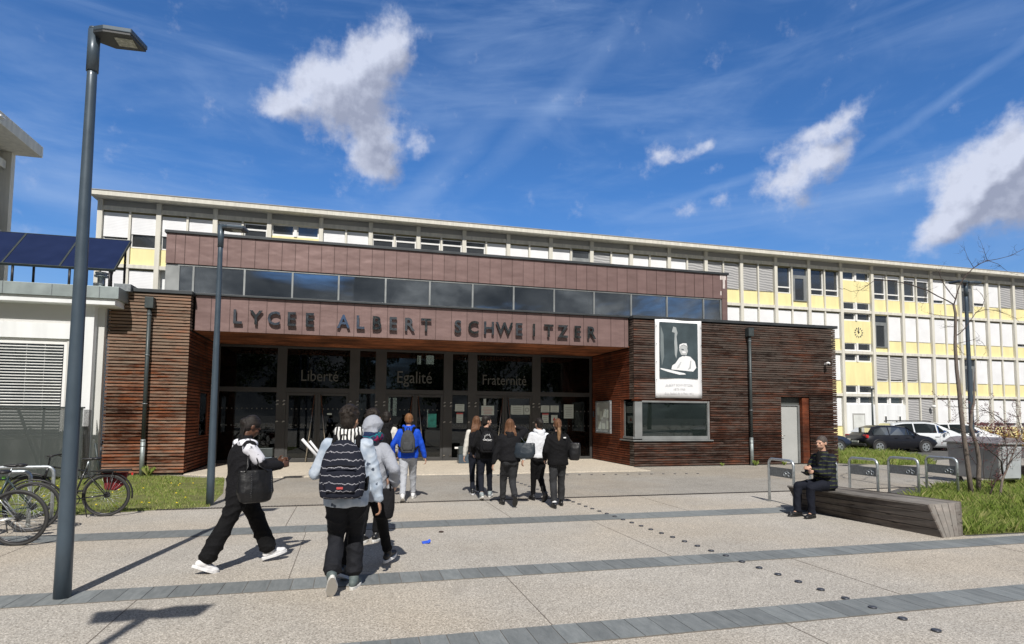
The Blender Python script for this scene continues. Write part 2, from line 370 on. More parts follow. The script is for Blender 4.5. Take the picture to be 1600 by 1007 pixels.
def zincmat():
    m, q = newmat('red_brown_zinc'); ge = q.new('ShaderNodeNewGeometry'); ri = ge.outputs['Random Per Island']
    n = q.noise(q.mapping(q.oc, scale=(.7, .7, 2.2)), 2.2, 4, .6); n2 = q.noise(q.mapping(q.oc, scale=(14, 14, .35)), 1.0, 4, .6)
    c = q.ramp(n, [(.3, (.185, .120, .113)), (.7, (.235, .156, .147))]); c = q.mix(1.0, c, q.ramp(ri, [(0, .93), (1, 1.07)]), 'MULTIPLY')
    c = q.mix(1.0, c, q.ramp(n2, [(.3, .96), (.75, 1.05)]), 'MULTIPLY')
    q.put(q.p.inputs['Base Color'], c); q.p.inputs['Roughness'].default_value = .46; q.p.inputs['Metallic'].default_value = .25
    b = q.new('ShaderNodeBump'); b.inputs['Strength'].default_value = .55; b.inputs['Distance'].default_value = .035
    q.put(b.inputs['Height'], q.noise(q.mapping(q.oc, scale=(1.2, 1.2, 2.4)), 1.4, 2, .4)); q.l.new(b.outputs[0], q.p.inputs['Normal']); return m
m_zinc = zincmat()
m_limewash = M('white_runoff_stain', (.62, .56, .54), .8, 0, .2, 9)
m_cap = M('dark_cap_flashing', (.055, .062, .068), .5, .4)
m_grayal = M('grey_aluminium', (.31, .325, .325), .45, .5)
m_darkal = M('anthracite_frame', (.060, .060, .060), .5, .3)
m_chrome = M('polished_steel', (.42, .42, .42), .16, 1.0, .05, 5, .004, 3)
m_brush = M('brushed_steel', (.5, .47, .42), .3, 1.0)
m_galv = M('galvanised_steel', (.48, .52, .545), .42, .75, .2, 20)
m_galv2 = M('galvanised_plate', (.23, .25, .265), .5, .6, .2, 20)
m_lamp = M('blue_grey_paint', (.062, .088, .115), .42, .2, .08, 4, coat=.2)
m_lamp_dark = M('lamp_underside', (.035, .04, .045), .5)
m_lens = M('lamp_lens', (.30, .31, .28), .25, 0, .3, 30)
m_pipe = M('dark_downpipe', (.055, .068, .070), .5, .3, .15, 5)
m_pipeg = M('galvanised_downpipe', (.30, .34, .34), .5, .5, .2, 8)
m_cream = M('cream_concrete', (.66, .64, .57), .8, 0, .13, 1.0, speck=.05, stretch=(5, 5, .5))
m_white = M('white_render', (.77, .79, .80), .8, 0, .09, .8, speck=.03, stretch=(3, 3, .35))
m_whitewall = M('white_wall', (.60, .60, .58), .8, 0, .06, .6, speck=.03)
m_frieze = M('grey_frieze', (.36, .36, .35), .8, 0, .08, .8)
m_yellow = M('pale_yellow_panel', (.85, .76, .40), .55, 0, .07, .9, stretch=(3, 3, .6))
m_pvc = M('white_window_frame', (.80, .80, .79), .45, 0, .04)
m_olive = M('olive_blind_box', (.20, .18, .09), .7)  # one even olive tone for the blind boxes
def blindmat(name, a, b, freq, ang=0, w=.5):
    m, q = newmat(name); sx = q.new('ShaderNodeSeparateXYZ'); q.put(sx.inputs[0], q.oc)
    z = q.math('ADD', q.math('MULTIPLY', sx.outputs[2], freq), q.math('MULTIPLY', sx.outputs[0], ang*freq))
    z = q.math('ADD', z, q.math('MULTIPLY', q.noise(q.oc, 1.2, 3), 1.2))
    f = q.math('FRACT', z); c = q.mix(q.ramp(f, [(w-.12, 0), (w, 1), (.95, 1), (1, 0)]), a, b)
    n = q.noise(q.oc, 1.1, 4); c = q.mix(1.0, c, q.ramp(n, [(.3, .93), (.7, 1.04)]), 'MULTIPLY')
    q.put(q.p.inputs['Base Color'], c); q.p.inputs['Roughness'].default_value = .5
    b_ = q.new('ShaderNodeBump'); b_.inputs['Strength'].default_value = .5; b_.inputs['Distance'].default_value = .01; q.put(b_.inputs['Height'], f); q.l.new(b_.outputs[0], q.p.inputs['Normal'])
    return m
m_blind = blindmat('white_slat_blind', (.88, .89, .91), (.72, .73, .76), 12, 0, .8)
m_blindg = blindmat('grey_half_open_blind', (.50, .50, .50), (.29, .29, .30), 5.5, .10, .5)
m_slat = M('white_slats', (.74, .75, .73), .45)
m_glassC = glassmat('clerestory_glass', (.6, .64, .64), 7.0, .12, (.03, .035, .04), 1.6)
m_glassE = glassmat('entrance_glass', (.30, .33, .31), 1.25, .12, (.012, .013, .012), 1.5)
m_glassW = glassmat('window_glass', (.3, .33, .34), 2.6, .65, (.055, .06, .065), 1.6)
m_glassR = glassmat('side_window_glass', (.32, .40, .37), 1.8, .35, (.03, .045, .04), 1.55)
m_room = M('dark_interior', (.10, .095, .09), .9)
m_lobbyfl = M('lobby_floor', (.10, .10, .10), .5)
m_paper = M('paper_sheet', (.50, .57, .54), .7, 0, .05)
m_ink = M('printed_ink', (.12, .12, .14), .7)
m_redink = M('red_ink', (.45, .06, .06), .7)
m_teal = M('teal_poster', (.04, .30, .26), .6, 0, .5, 6)
m_wfilm = M('etched_film', (.085, .09, .085), .7)
m_solar = M('solar_absorber', (.010, .020, .070), .38, .1, .1, 2, spec=.25)
m_rubber = M('rubber', (.035, .035, .036), .7)
m_black = M('black_plastic', (.018, .018, .02), .45)
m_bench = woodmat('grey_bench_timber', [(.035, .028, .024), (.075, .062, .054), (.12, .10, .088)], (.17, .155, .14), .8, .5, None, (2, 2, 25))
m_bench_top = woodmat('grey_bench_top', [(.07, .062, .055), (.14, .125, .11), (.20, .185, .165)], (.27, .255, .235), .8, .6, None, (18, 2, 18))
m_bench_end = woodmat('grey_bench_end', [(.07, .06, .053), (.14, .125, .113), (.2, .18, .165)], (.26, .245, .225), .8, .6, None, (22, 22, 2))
def meshmat():
    m, q = newmat('perforated_screen'); q.p.inputs['Base Color'].default_value = (.10, .115, .115, 1); q.p.inputs['Roughness'].default_value = .6; q.p.inputs['Metallic'].default_value = .4
    sx = q.new('ShaderNodeSeparateXYZ'); q.put(sx.inputs[0], q.oc)
    a = q.math('FRACT', q.math('MULTIPLY', q.math('ADD', sx.outputs[0], sx.outputs[1]), 60)); b = q.math('FRACT', q.math('MULTIPLY', sx.outputs[2], 60))
    h = q.math('MULTIPLY', q.math('GREATER_THAN', a, .35), q.math('GREATER_THAN', b, .45))
    t = q.new('ShaderNodeBsdfTransparent'); mx = q.new('ShaderNodeMixShader'); q.put(mx.inputs[0], h)
    q.l.new(q.p.outputs[0], mx.inputs[1]); q.l.new(t.outputs[0], mx.inputs[2]); q.l.new(mx.outputs[0], q.out.inputs[0]); return m
m_mesh = meshmat()
def leafmat(name, a, b, c, trans=.25):
    m, q = newmat(name); ge = q.new('ShaderNodeNewGeometry'); ri = ge.outputs['Random Per Island']
    col = q.ramp(q.math('ADD', q.math('MULTIPLY', ri, .6), q.math('MULTIPLY', q.noise(q.oc, .8, 3), .4)), [(.15, a), (.5, b), (.85, c)])
    q.put(q.p.inputs['Base Color'], col); q.p.inputs['Roughness'].default_value = .6
    tl = q.new('ShaderNodeBsdfTranslucent'); q.put(tl.inputs[0], col); mx = q.new('ShaderNodeMixShader'); mx.inputs[0].default_value = trans
    q.l.new(q.p.outputs[0], mx.inputs[1]); q.l.new(tl.outputs[0], mx.inputs[2]); q.l.new(mx.outputs[0], q.out.inputs[0]); return m
m_grass = leafmat('grass_blades', (.15, .22, .035), (.26, .35, .07), (.50, .46, .20), .35)
m_lawn = M('lawn_ground', (.15, .16, .05), .95, 0, .35, 3, .03, 30)
m_leafd = leafmat('dark_leaves', (.012, .03, .008), (.03, .06, .015), (.06, .10, .03))
m_redleaf = leafmat('red_buds', (.06, .012, .016), (.13, .03, .035), (.20, .06, .05))
m_yelleaf = leafmat('yellow_blossom', (.16, .13, .02), (.45, .30, .02), (.68, .46, .04))
m_dand = M('dandelion_yellow', (.8, .62, .02), .6)
m_bark = M('grey_brown_bark', (.17, .14, .12), .9, 0, .3, 14, .01, 40, stretch=(3, 3, .8))
m_twig = M('dark_twig', (.055, .038, .033), .9, 0, .2, 8)

# ------------------------------------------------------------------ ground
b = MB(); b.poly([(-400, -300), (500, -300), (500, 600), (-400, 600)], 0); b.build('road', m_road, kind='structure')
b = MB(); b.poly([(-60, -60), (60, -60), (60, 6.3), (14, 6.7), (8.62, 6.82), (8.62, 9.4), (12.9, 11.8), (-60, 11.8)], .004); b.build('plaza_paving', m_plaza, kind='structure')
b = MB(); b.poly([(-3.4, 11.8), (60, 11.8), (60, 17), (24.4, 19.6), (17.2, 17.6), (17.2, 18.2), (-6, 18.2)], .0045); b.build('forecourt', m_court, kind='structure')
b = MB(); b.prism([(-3.1, 17.15), (-2.7, 16.95), (8.9, 16.85), (8.9, 18.2), (9.03, 18.2), (9.03, 21.9), (-4.33, 21.9), (-4.33, 18.2), (-3.5, 17.6)], -.02, .028); b.build('entrance_platform', m_plat, kind='structure', bevel=.01)
b = MB(); b.prism([(8.95, 17.72), (17.2, 17.72), (17.2, 18.3), (8.95, 18.3)], -.02, .018); b.build('kerb_strip', m_court, kind='structure')
b = MB(); b.box(-.9-.004, -.9+.004, 9.73, 11.74, .001, .0085)
for X, y0, y1 in ((-1.82, 4.75, 6.26), (-1.9, 2.4, 4.33), (-.57, 6.68, 9.2), (-3.9, 6.68, 9.2), (1.62, 4.75, 6.26), (3.8, 6.68, 9.2), (5.15, 4.75, 6.26), (2.6, 9.73, 11.74), (5.9, 9.73, 11.74), (-4.2, 4.75, 6.26), (8.3, 4.75, 6.26), (.4, 2.4, 4.33), (3.5, 2.4, 4.33)):
    b.box(X-.004, X+.004, y0, y1, .001, .0062)
b.build('paving_joints', m_joint, kind='structure')
def band(y0, y1, x0, x1, w, name):
    b = MB(); b.box(x0-.01, x1+.01, y0-.012, y1+.012, -.01, .0068); b.build(name+'_bed', m_joint, kind='structure')
    b = MB(); x = x0
    while x < x1:
        d = rnd.uniform(-.0006, .0006); b.box(x+.003, x+w-.003, y0, y1, 0, .0112+d); x += w
    b.build(name, m_paver, kind='structure')
band(4.34, 4.73, -9, 14, .212, 'paving_band')
band(6.26, 6.66, -9, 9.9, .212, 'paving_band')
band(9.20, 9.72, -9, 7.85, .70, 'paving_band')
b = MB(); b.box(-3.2, 16.2, 11.74, 11.86, -.02, .008)
b.build('drain_channel', m_joint, kind='structure')
b = MB(); x = -3.2
while x < 16.2: b.box(x, x+.03, 11.75, 11.85, 0, .013); x += .05
b.build('drain_grating', m_drain, kind='structure')
studs = [(4.55-.0125*k, 3.89+.292*k) for k in range(44)]
st0 = None
b = MB(); b.tube([(0, 0, -.01), (0, 0, .004), (0, 0, .006)], [.036, .036, .032], 20)
for i, (x, y) in enumerate(studs+[(5.6+.36*k, 16.25-.03*k) for k in range(13)]):
    if any(abs(y-q) < .02 for q in (4.34, 4.73)): y += .03
    if i == 0:
        st0 = b.build('paving_stud', m_steelstud, cat='stud', group='dark round studs set in the paving', label='dark round metal stud in a dotted line set flush in the paving'); o = st0
    else:
        o = st0.copy(); COL.objects.link(o)
    o.location = (x, y, .004 if not any(a-.03 < y < c+.03 for a, c in ((4.34, 4.73), (6.26, 6.66), (9.2, 9.72))) else .008)

def inside(p, poly):
    x, y = p; c = False; n = len(poly)
    for i in range(n):
        (x1, y1), (x2, y2) = poly[i], poly[(i+1) % n]
        if (y1 > y) != (y2 > y) and x < (x2-x1)*(y-y1)/(y2-y1)+x1: c = not c
    return c
def grass(name, poly, n, h, w, label, seed, edge=.0):
    r = random.Random(seed); b = MB(); xs = [p[0] for p in poly]; ys = [p[1] for p in poly]; k = 0
    bl = MB(); bl.poly(poly, .0062); bl.build(name+'_ground', m_lawn, kind='structure')
    while k < n:
        x = r.uniform(min(xs), max(xs)); y = r.uniform(min(ys), max(ys))
        if not inside((x, y), poly): continue
        dn_ = noise.noise(Vector((x*1.3, y*1.3, seed)))
        if dn_ < -.18 and r.random() < .75: continue
        hh = h*r.uniform(.4, 1.15)*(1+dn_*.9); a = r.uniform(0, 6.28); lx, ly = r.gauss(0, .35)*hh, r.gauss(0, .35)*hh
        dx, dy = math.cos(a)*w, math.sin(a)*w
        b.add([(x-dx, y-dy, 0), (x+dx, y+dy, 0), (x+dx*.6+lx*.4, y+dy*.6+ly*.4, hh*.6), (x+lx, y+ly, hh)], [(0, 1, 2), (0, 2, 3)]); k += 1
    return b.build(name, m_grass, kind='stuff', label=label, cat=None)
gl = [(-14, 11.3), (-4.3, 11.5), (-2.4, 12.0), (-2.55, 14), (-3.1, 17.1), (-4.1, 17.5), (-4.6, 18.1), (-14, 18.1)]
grass('lawn_grass', gl, 42000, .06, .006, 'short green lawn with dandelions beside the bicycles', 1)
gr = [(8.66, 6.9), (9.7, 6.86), (14, 6.9), (22, 8), (22, 12.2), (17.5, 12.0), (14.2, 11.45), (12.4, 10.8), (10.2, 9.3)]
grass('tall_grass', gr, 75000, .19, .0038, 'long green grass behind the timber bench', 2)
grf = [(17.35, 18.5), (18.7, 17.35), (20.5, 17.25), (23.3, 20.0), (24.1, 22.3), (26.4, 28.2), (18, 28.5)]
grass('verge_grass', grf, 20000, .2, .010, 'green grass verge between the forecourt and the car park', 3)
grw = [(25, 30.5), (29.2, 29.9), (35, 35.2), (35, 36), (24, 36)]
grass('wing_grass', grw, 2500, .2, .02, 'strip of grass at the foot of the white wall', 4)
b = MB(); r_ = random.Random(5)
for k in range(46):
    x = r_.uniform(-7, -2.5) if k < 34 else r_.uniform(18, 24); y = r_.uniform(11.6, 15.5) if k < 34 else r_.uniform(18, 24)
    if not inside((x, y), gl if k < 34 else grf): continue
    s_ = 1 if k < 34 else 1.6
    b.ell((x, y, .09*s_), .02*s_, .02*s_, .01, nu=7, nv=4)
b.build('dandelions', m_dand, kind='stuff', label='scattered yellow dandelion heads in the lawn')

# ------------------------------------------------------------------ main entrance building
BLD = thing('school_building', 'low entrance building with timber cladding, red-brown metal fascia and a glazed clerestory', 'building', (2.5, 18.2, 0))
def clad(name, p0, p1, z0, z1, mat, holes=(), pitch=.0885, h=.060, th=.032, seed=0, jag=0, back=True):
    r = random.Random(seed); p0 = Vector((*p0, 0)); p1 = Vector((*p1, 0)); L_ = (p1-p0).length; t = (p1-p0)/L_; nrm = Vector((t.y, -t.x, 0))
    b = MB(); z = z0
    while z+h < z1+.001:
        zc = z+h/2; segs = [(0, L_)]
        for (a, c, h0, h1) in holes:
            if h0 < zc < h1:
                ns = []
                for s0, s1 in segs:
                    if c <= s0 or a >= s1: ns.append((s0, s1)); continue
                    if a > s0: ns.append((s0, a))
                    if c < s1: ns.append((c, s1))
                segs = ns
        for s0, s1 in segs:
            x = s0
            while x < s1-.01:
                e = min(s1, x+r.uniform(2.0, 4.2))
                if s1-e < .5: e = s1
                ee = e+(r.uniform(0, jag) if e >= L_-.001 else -.003)
                dy = r.uniform(-.002, .002); zz = r.uniform(-.0015, .0015)
                c = p0+t*((x+ee)/2)-nrm*(th/2)*1+nrm*dy; c.z = zc+zz
                b.obox(c, t*((ee-x)/2), nrm*(th/2), (0, 0, h/2)); x = e
        z += pitch
    o = b.build(name, mat, BLD, bevel=.003, segs=1)
    return o
# opaque cores behind the boards
core = MB()
core.box(-6.27, -4.37, 18.26, 24, .02, 4.9); core.build('timber_core', m_back, BLD); core = MB()
def wall_holes(b, x0, x1, z0, z1, y0, y1, holes, m=0):
    xs = sorted({x0, x1, *[min(max(v, x0), x1) for hh in holes for v in hh[:2]]})
    for a, c in zip(xs, xs[1:]):
        if c-a < 1e-4: continue
        cuts = sorted((hh[2], hh[3]) for hh in holes if hh[0] < (a+c)/2 < hh[1]); z = z0
        for h0, h1 in cuts:
            if h0 > z: b.box(a, c, y0, y1, z, h0, m)
            z = max(z, h1)
        if z < z1: b.box(a, c, y0, y1, z, z1, m)
wall_holes(core, 9.3, 17.0, .02, 4.9, 18.26, 18.4, [(9.0, 11.85, .86, 2.27), (14.74, 15.93, 0, 2.38)])
core.box(9.08, 9.3, 19.25, 21.8, .02, 4.9); core.box(9.08, 9.3, 18.26, 19.25, .02, .86); core.box(9.08, 9.3, 18.26, 19.25, 2.27, 4.9)
core.box(16.85, 17.0, 18.4, 24, .02, 4.9); core.box(9.3, 17.1, 23.8, 24, .02, 4.9)
core.box(14.0, 14.74, 18.4, 18.6, .02, 4.8); core.box(15.93, 16.5, 18.4, 18.6, .02, 4.8)
core.build('timber_core', m_back, BLD)
clad('timber_cladding', (-6.3, 18.2), (-4.33, 18.2), .07, 4.93, m_woodL, seed=1)
clad('inner_timber_cladding', (-4.33, 18.235), (-4.33, 21.75), .07, 3.97, m_woodI, holes=((1.45, 2.6, .95, 2.33),), seed=2)
clad('inner_timber_cladding', (-4.33, 18.235), (-4.33, 18.48), 3.98, 4.93, m_woodC, seed=21)
clad('timber_cladding', (9.03, 18.2), (17.12, 18.2), .05, 4.93, m_woodR, holes=((0, 2.85, .86, 2.27), (5.7, 6.9, 0, 2.38)), pitch=.0785, h=.058, seed=3)
clad('inner_timber_cladding', (9.03, 21.75), (9.03, 18.55), .05, 3.97, m_woodI, holes=((2.5, 3.3, .86, 2.27),), pitch=.0785, h=.058, seed=4)
clad('timber_return_cladding', (9.03, 18.55), (9.03, 18.235), .05, 4.93, m_woodC, holes=((-.1, .4, .86, 2.27),), pitch=.0785, h=.058, seed=5)
clad('side_timber_cladding', (17.12, 18.235), (17.12, 24), .05, 4.93, m_woodR, pitch=.157, h=.075, th=.11, seed=6)
# plinth boards at the foot
b = MB(); b.box(9.06, 17.1, 18.23, 18.3, 0, .05); b.box(-6.28, -4.36, 18.23, 18.3, 0, .07); b.build('plinth', m_back, BLD)
b = MB()
b.box(-6.34, -4.29, 18.15, 24.1, 4.935, 5.03); b.box(8.99, 17.20, 18.15, 24.1, 4.935, 5.03)
b.box(-4.28, 8.98, 18.42, 18.88, 4.985, 5.04)
b.build('cap_flashing', m_cap, BLD, bevel=.006)
# fascia panels with standing seams
FY = 18.5
seams = [(-3.80+.4795*k)*1.0193 for k in range(27)]
def panels(name, xs, y, z0, z1, bv=.006):
    b = MB()
    for a, c in zip(xs, xs[1:]):
        d = rnd.uniform(-.002, .002); b.box(a+.004, c-.004, y+d, y+.05, z0, z1)
    o = b.build(name, m_zinc, BLD, bevel=bv)
    b = MB()
    for x in xs[1:-1]: b.box(x-.005, x+.004, y-.012, y+.03, z0+.002, z1-.002)
    b.box(xs[0], xs[-1], y+.052, y+.07, z0+.01, z1-.01)
    s_ = b.build('standing_seams', m_zincd, o); return o
m_zincd = M('dark_seam', (.075, .045, .043), .6)
fas = panels('fascia', [-4.28]+seams+[8.98], FY, 3.985, 4.983)
word = "LYCEE ALBERT SCHWEITZER"
lx = [-3.10, -2.63, -2.16, -1.68, -1.19, None, -.26, .22, .69, 1.16, 1.65, 2.13, None, 3.10, 3.58, 4.07, 4.56, 5.04, 5.52, 6.01, 6.49, 6.99, 7.48]
rl = random.Random(3)
for ch, x in zip(word, lx):
    if x is None: continue
    t_ = MB(); text(t_, ch, .56, .03, Matrix.Identity(4), bold=.010)
    mx = [max(v[i] for v in t_.v) for i in range(3)]; mn = [min(v[i] for v in t_.v) for i in range(3)]
    sc = .405/(mx[1]-mn[1]); scx = sc*.92; cx_ = (mx[0]+mn[0])/2
    tilt = rl.uniform(-.05, .05)
    M4 = face_y(x*1.0193, 18.425, 4.212) @ Matrix.Rotation(tilt, 4, 'X') @ Matrix.Diagonal((scx, sc, 1, 1)) @ Matrix.Translation((-cx_, -mn[1], 0))
    t_.v = [tuple(M4 @ Vector(v)) for v in t_.v]
    t_.build('letter_'+ch.lower(), m_chrome, fas, bevel=.006)
# soffit
b = MB(); y = 18.53
while y < 21.8:
    b.box(-4.32, 9.02, y, min(y+.115, 21.79), 3.985, 4.02); y += .12
b.build('soffit', m_soffit, BLD)
b = MB(); b.box(-4.4, 9.1, 18.6, 21.95, 4.03, 4.09); b.box(-4.4, 9.1, 18.57, 18.62, 4.03, 4.95); b.build('ceiling_slab', m_back, BLD)
# clerestory
K = 1.0216; QY = 18.9
div = [-4.74, -4.36, -3.03, -1.73, -.43, .94, 2.28, 3.63, 4.97, 6.34, 7.74, 9.09, 10.44, 11.86, 12.55]; div = [d*K for d in div]
ZB, ZT = 5.045, 5.92
xL, xR = -5.08*K, 12.80*K
panels('clerestory_fascia', [xL, -4.84*K]+[(-4.60+.3655*k)*K for k in range(48) if (-4.60+.3655*k) < 12.6]+[xR], QY-.05, ZT+.01, 6.80)
b = MB(); b.box(xL, div[0]-.03, QY, QY+.06, ZB, ZT); b.build('grey_end_panel', m_grayal, BLD, bevel=.004)
b = MB(); b.box(div[-1]+.04, xR, QY-.04, QY+.06, 5.04, ZT+.008); b.build('end_pier', m_zinc, BLD, bevel=.004)
b = MB(); b.box(xR-.30, xR-.06, QY-.056, QY-.0525, 6.62, 6.79); b.box(xR-.19, xR-.10, QY-.0562, QY-.0527, 6.3, 6.62); b.box(xR-.30, xR-.25, QY-.0562, QY-.0527, 6.05, 6.2); b.build('runoff_stain', m_limewash, BLD)
b = MB(); b.box(xL-.04, xR+.04, QY-.10, 29.1, 6.80, 6.88); b.build('upper_roof', m_cap, BLD, bevel=.006)
b = MB()
b.box(xR-.04, xR, QY+.01, 29, 5.04, 6.79); b.box(xL, xL+.04, QY+.062, 29, 5.04, 6.79)
b.build('upper_side_wall', m_zinc, BLD)
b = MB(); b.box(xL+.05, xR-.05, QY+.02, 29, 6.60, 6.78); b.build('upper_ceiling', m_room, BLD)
for i, (a, c) in enumerate(zip(div, div[1:])):
    w = MB(); y0, y1 = QY-.02, QY+.05
    w.box(a-.028, a+.022, y0, y1, ZB, ZT); w.box(c-.0279, c+.0219 if i == len(div)-2 else c-.024, y0+.001, y1, ZB, ZT)
    w.box(a+.022, c-.028, y0, y1, ZB, ZB+.035); w.box(a+.022, c-.028, y0, y1, ZT-.04, ZT-.001)
    o = w.build('clerestory_window', m_grayal, BLD)
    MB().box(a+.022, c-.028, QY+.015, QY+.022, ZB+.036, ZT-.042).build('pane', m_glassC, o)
m_innercol = M('inner_beige_post', (.55, .42, .32), .7)
b = MB()
for i, a in enumerate(div[:-1]):
    x = a+.035 if a < 4 else a-.13
    if i: b.box(x, x+.075, QY+.08, QY+.2, ZB, 6.6)
b.box(div[0]+.05, div[0]+.12, QY+.08, QY+.2, ZB, 6.6)
b.build('inner_posts', m_innercol, BLD)
b = MB(); b.box(-1.15, -.55, QY+.5, QY+1.2, 5.45, 5.72, 0); b.ell((-.85, QY+.9, 5.15), .35, .3, .22); b.build('ventilation_duct', M('duct_white', (.75, .75, .72), .5), BLD)
# floor strip (roof) behind the clerestory sill, main roof parts
b = MB(); b.box(-6.3, xL-.0, 24, 29, 4.6, 4.93); b.box(xR, 17.1, 24, 29, 4.6, 4.93); b.box(9.3, 17.0, 18.42, 24, 4.7, 4.92); b.build('roof', m_cap, BLD)
# entrance glazing wall
GY = 21.8
posts = [(-4.32, -4.22), (-2.44, -2.13), (-.06, .28), (.82, 1.20), (3.24, 3.57), (4.14, 4.48), (6.60, 6.93), (8.93, 9.02)]
b = MB()
for a, c in posts: b.box(a, c, GY-.03, GY+.10, .03, 3.98)
m_edge = 0
for (a, c), (d, e) in zip(posts, posts[1:]):
    b.box(c, d, GY-.02, GY+.09, 2.40, 2.56); b.box(c, d, GY-.02, GY+.09, 3.90, 3.98)
    if (c, d) in ((-4.22, -2.44), (.28, .82), (3.57, 4.14), (6.93, 8.93)): b.box(c, d, GY-.02, GY+.09, .03, .13)
b.build('entrance_frame', m_darkal, BLD, bevel=.006)
b = MB()
for a, c in posts[1:7]:
    for z in (2.12, 2.0, 1.42, .22):
        for x in (a+.05, c-.05):
            b.box(x-.03, x+.03, GY-.06, GY-.031, z-.018, z+.012); b.box(x-.05, x-.01, GY-.064, GY-.0605, z-.035, z-.02)
b.build('hinges', m_brush, BLD)
names = ['Liberté', 'Egalité', 'Fraternité']; tx = [(-1.06, 1.22), (2.19, 1.23), (5.53, 1.68)]
gi = 0
for (a, c), (d, e) in zip(posts, posts[1:]):
    o = MB().box(c, d, GY+.02, GY+.03, 2.56, 3.90).build('transom_pane', m_glassE, BLD)
    if d-c > 1.9 and (c, d) not in ((-4.22, -2.44), (6.93, 8.93)):
        t_ = MB(); text(t_, names[gi], .42, .001, Matrix.Identity(4))
        w = max(v[0] for v in t_.v)-min(v[0] for v in t_.v); s_ = tx[gi][1]/w
        M4 = face_y(tx[gi][0], GY+.015, 2.80) @ Matrix.Diagonal((s_, s_*1.25, 1, 1)); t_.v = [tuple(M4 @ Vector(v)) for v in t_.v]
        t_.build('etched_word', m_wfilm, o); gi += 1
def dots(a, c, par, y):
    b = MB()
    for z in (1.26, 1.82):
        x = a+.07
        while x < c-.05: b.box(x, x+.045, y, y+.002, z, z+.045); x += .155
    b.build('safety_dots', m_wfilm, par)
for a, c in ((-4.22, -2.44), (.28, .82), (3.57, 4.14), (6.93, 8.93)):
    o = MB().box(a, c, GY+.02, GY+.03, .13, 2.40).build('glazed_panel', m_glassE, BLD); dots(a, c, o, GY+.0165)
for a, c in ((-2.13, -.06), (1.20, 3.24), (4.48, 6.60)):
    mid = (a+c)/2
    for k, (x0, x1) in enumerate(((a+.004, mid-.004), (mid+.004, c-.004))):
        f = MB(); f.box(x0, x0+.09, GY-.01, GY+.05, .04, 2.39); f.box(x1-.09, x1, GY-.01, GY+.05, .04, 2.39)
        f.box(x0+.09, x1-.09, GY-.01, GY+.05, .04, .16); f.box(x0+.09, x1-.09, GY-.01, GY+.05, 2.30, 2.39)
        dr = f.build('door', m_darkal, BLD, bevel=.004)
        pn = MB().box(x0+.09, x1-.09, GY+.015, GY+.025, .16, 2.30).build('pane', m_glassE, dr); dots(x0+.09, x1-.09, dr, GY+.0115)
        sgn = -1 if k == 0 else 1
        xt, xb = mid+sgn*.10, mid+sgn*.34
        MB().tube([(xt, GY-.10, 2.33), (xb, GY-.10, .06)], .019, 8).tube([(xt, GY-.10, 2.25), (xt, GY-.01, 2.25)], .01, 6).tube([(xb, GY-.10, .2), (xb, GY-.01, .2)], .01, 6).build('handle', m_brush, dr)
# lobby
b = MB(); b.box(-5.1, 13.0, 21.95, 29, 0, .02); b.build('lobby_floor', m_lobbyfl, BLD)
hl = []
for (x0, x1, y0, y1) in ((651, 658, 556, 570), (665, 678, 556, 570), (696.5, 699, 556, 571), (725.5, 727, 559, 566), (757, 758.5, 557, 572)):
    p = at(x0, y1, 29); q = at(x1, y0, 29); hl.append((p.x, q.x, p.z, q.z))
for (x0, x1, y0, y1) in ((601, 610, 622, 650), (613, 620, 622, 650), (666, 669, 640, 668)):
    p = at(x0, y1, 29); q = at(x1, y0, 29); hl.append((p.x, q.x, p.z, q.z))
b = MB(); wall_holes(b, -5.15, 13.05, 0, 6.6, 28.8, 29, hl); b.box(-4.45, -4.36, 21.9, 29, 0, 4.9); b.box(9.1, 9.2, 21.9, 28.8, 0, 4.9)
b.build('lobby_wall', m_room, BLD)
# right block: corner window, metal door
b = MB(); fy = 18.22
b.box(9.06, 9.33, fy, fy+.12, .93, 2.16); b.box(9.33, 11.80, fy, fy+.12, .90, 1.02); b.box(9.33, 11.80, fy, fy+.12, 2.14, 2.20); b.box(11.78, 11.86, fy, fy+.12, .90, 2.2)
b.box(9.0, 9.05, fy, 19.0, .93, 1.0); b.box(9.06, 9.10, 18.95, 19.05, .93, 2.2)
fw = b.build('corner_window', m_grayal, BLD, bevel=.004)
MB().box(9.33, 11.78, fy+.06, fy+.07, 1.02, 2.14).build('pane', m_glassR, fw)
MB().box(9.07, 9.075, fy+.12, 18.95, 1.0, 2.16).build('pane', m_glassR, fw)
MB().prism([(8.97, 18.14), (11.95, 18.14), (11.95, 18.26), (9.08, 18.26), (9.08, 19.2), (8.97, 19.2)], .855, .895).build('sill', m_grayal, fw, bevel=.004)
MB().box(9.04, 11.88, 18.24, 18.4, 2.2, 2.28).box(11.87, 11.9, 18.24, 18.4, .89, 2.28).box(9.05, 9.09, 19.05, 19.25, .9, 2.27, 0).build('window_reveal', m_woodI, fw)
b = MB(); z = 1.05
while z < 2.1: b.box(9.4, 11.7, fy+.2, fy+.225, z, z+.004); z += .035
b.build('interior_blind', m_slat, fw)
b = MB(); b.box(9.2, 12.2, 20.0, 20.05, .1, 4.5); b.box(12.2, 12.25, 18.5, 20, .1, 4.5); b.build('office_wall', m_room, BLD)
b = MB(); b.box(14.76, 15.56, 18.42, 18.47, .03, 2.08); dr = b.build('metal_door', M('grey_door_paint', (.42, .43, .42), .5, 0, .04), BLD, bevel=.004)
b = MB(); b.box(14.745, 14.80, 18.38, 18.44, .02, 2.12); b.box(15.57, 15.64, 18.38, 18.44, .02, 2.12); b.box(14.8, 15.57, 18.38, 18.44, 2.09, 2.13); b.build('door_frame', m_grayal, dr)
MB().box(14.76, 15.64, 18.40, 18.45, 2.13, 2.38).build('overdoor_panel', M('dark_grey_panel', (.07, .075, .07), .6), dr)
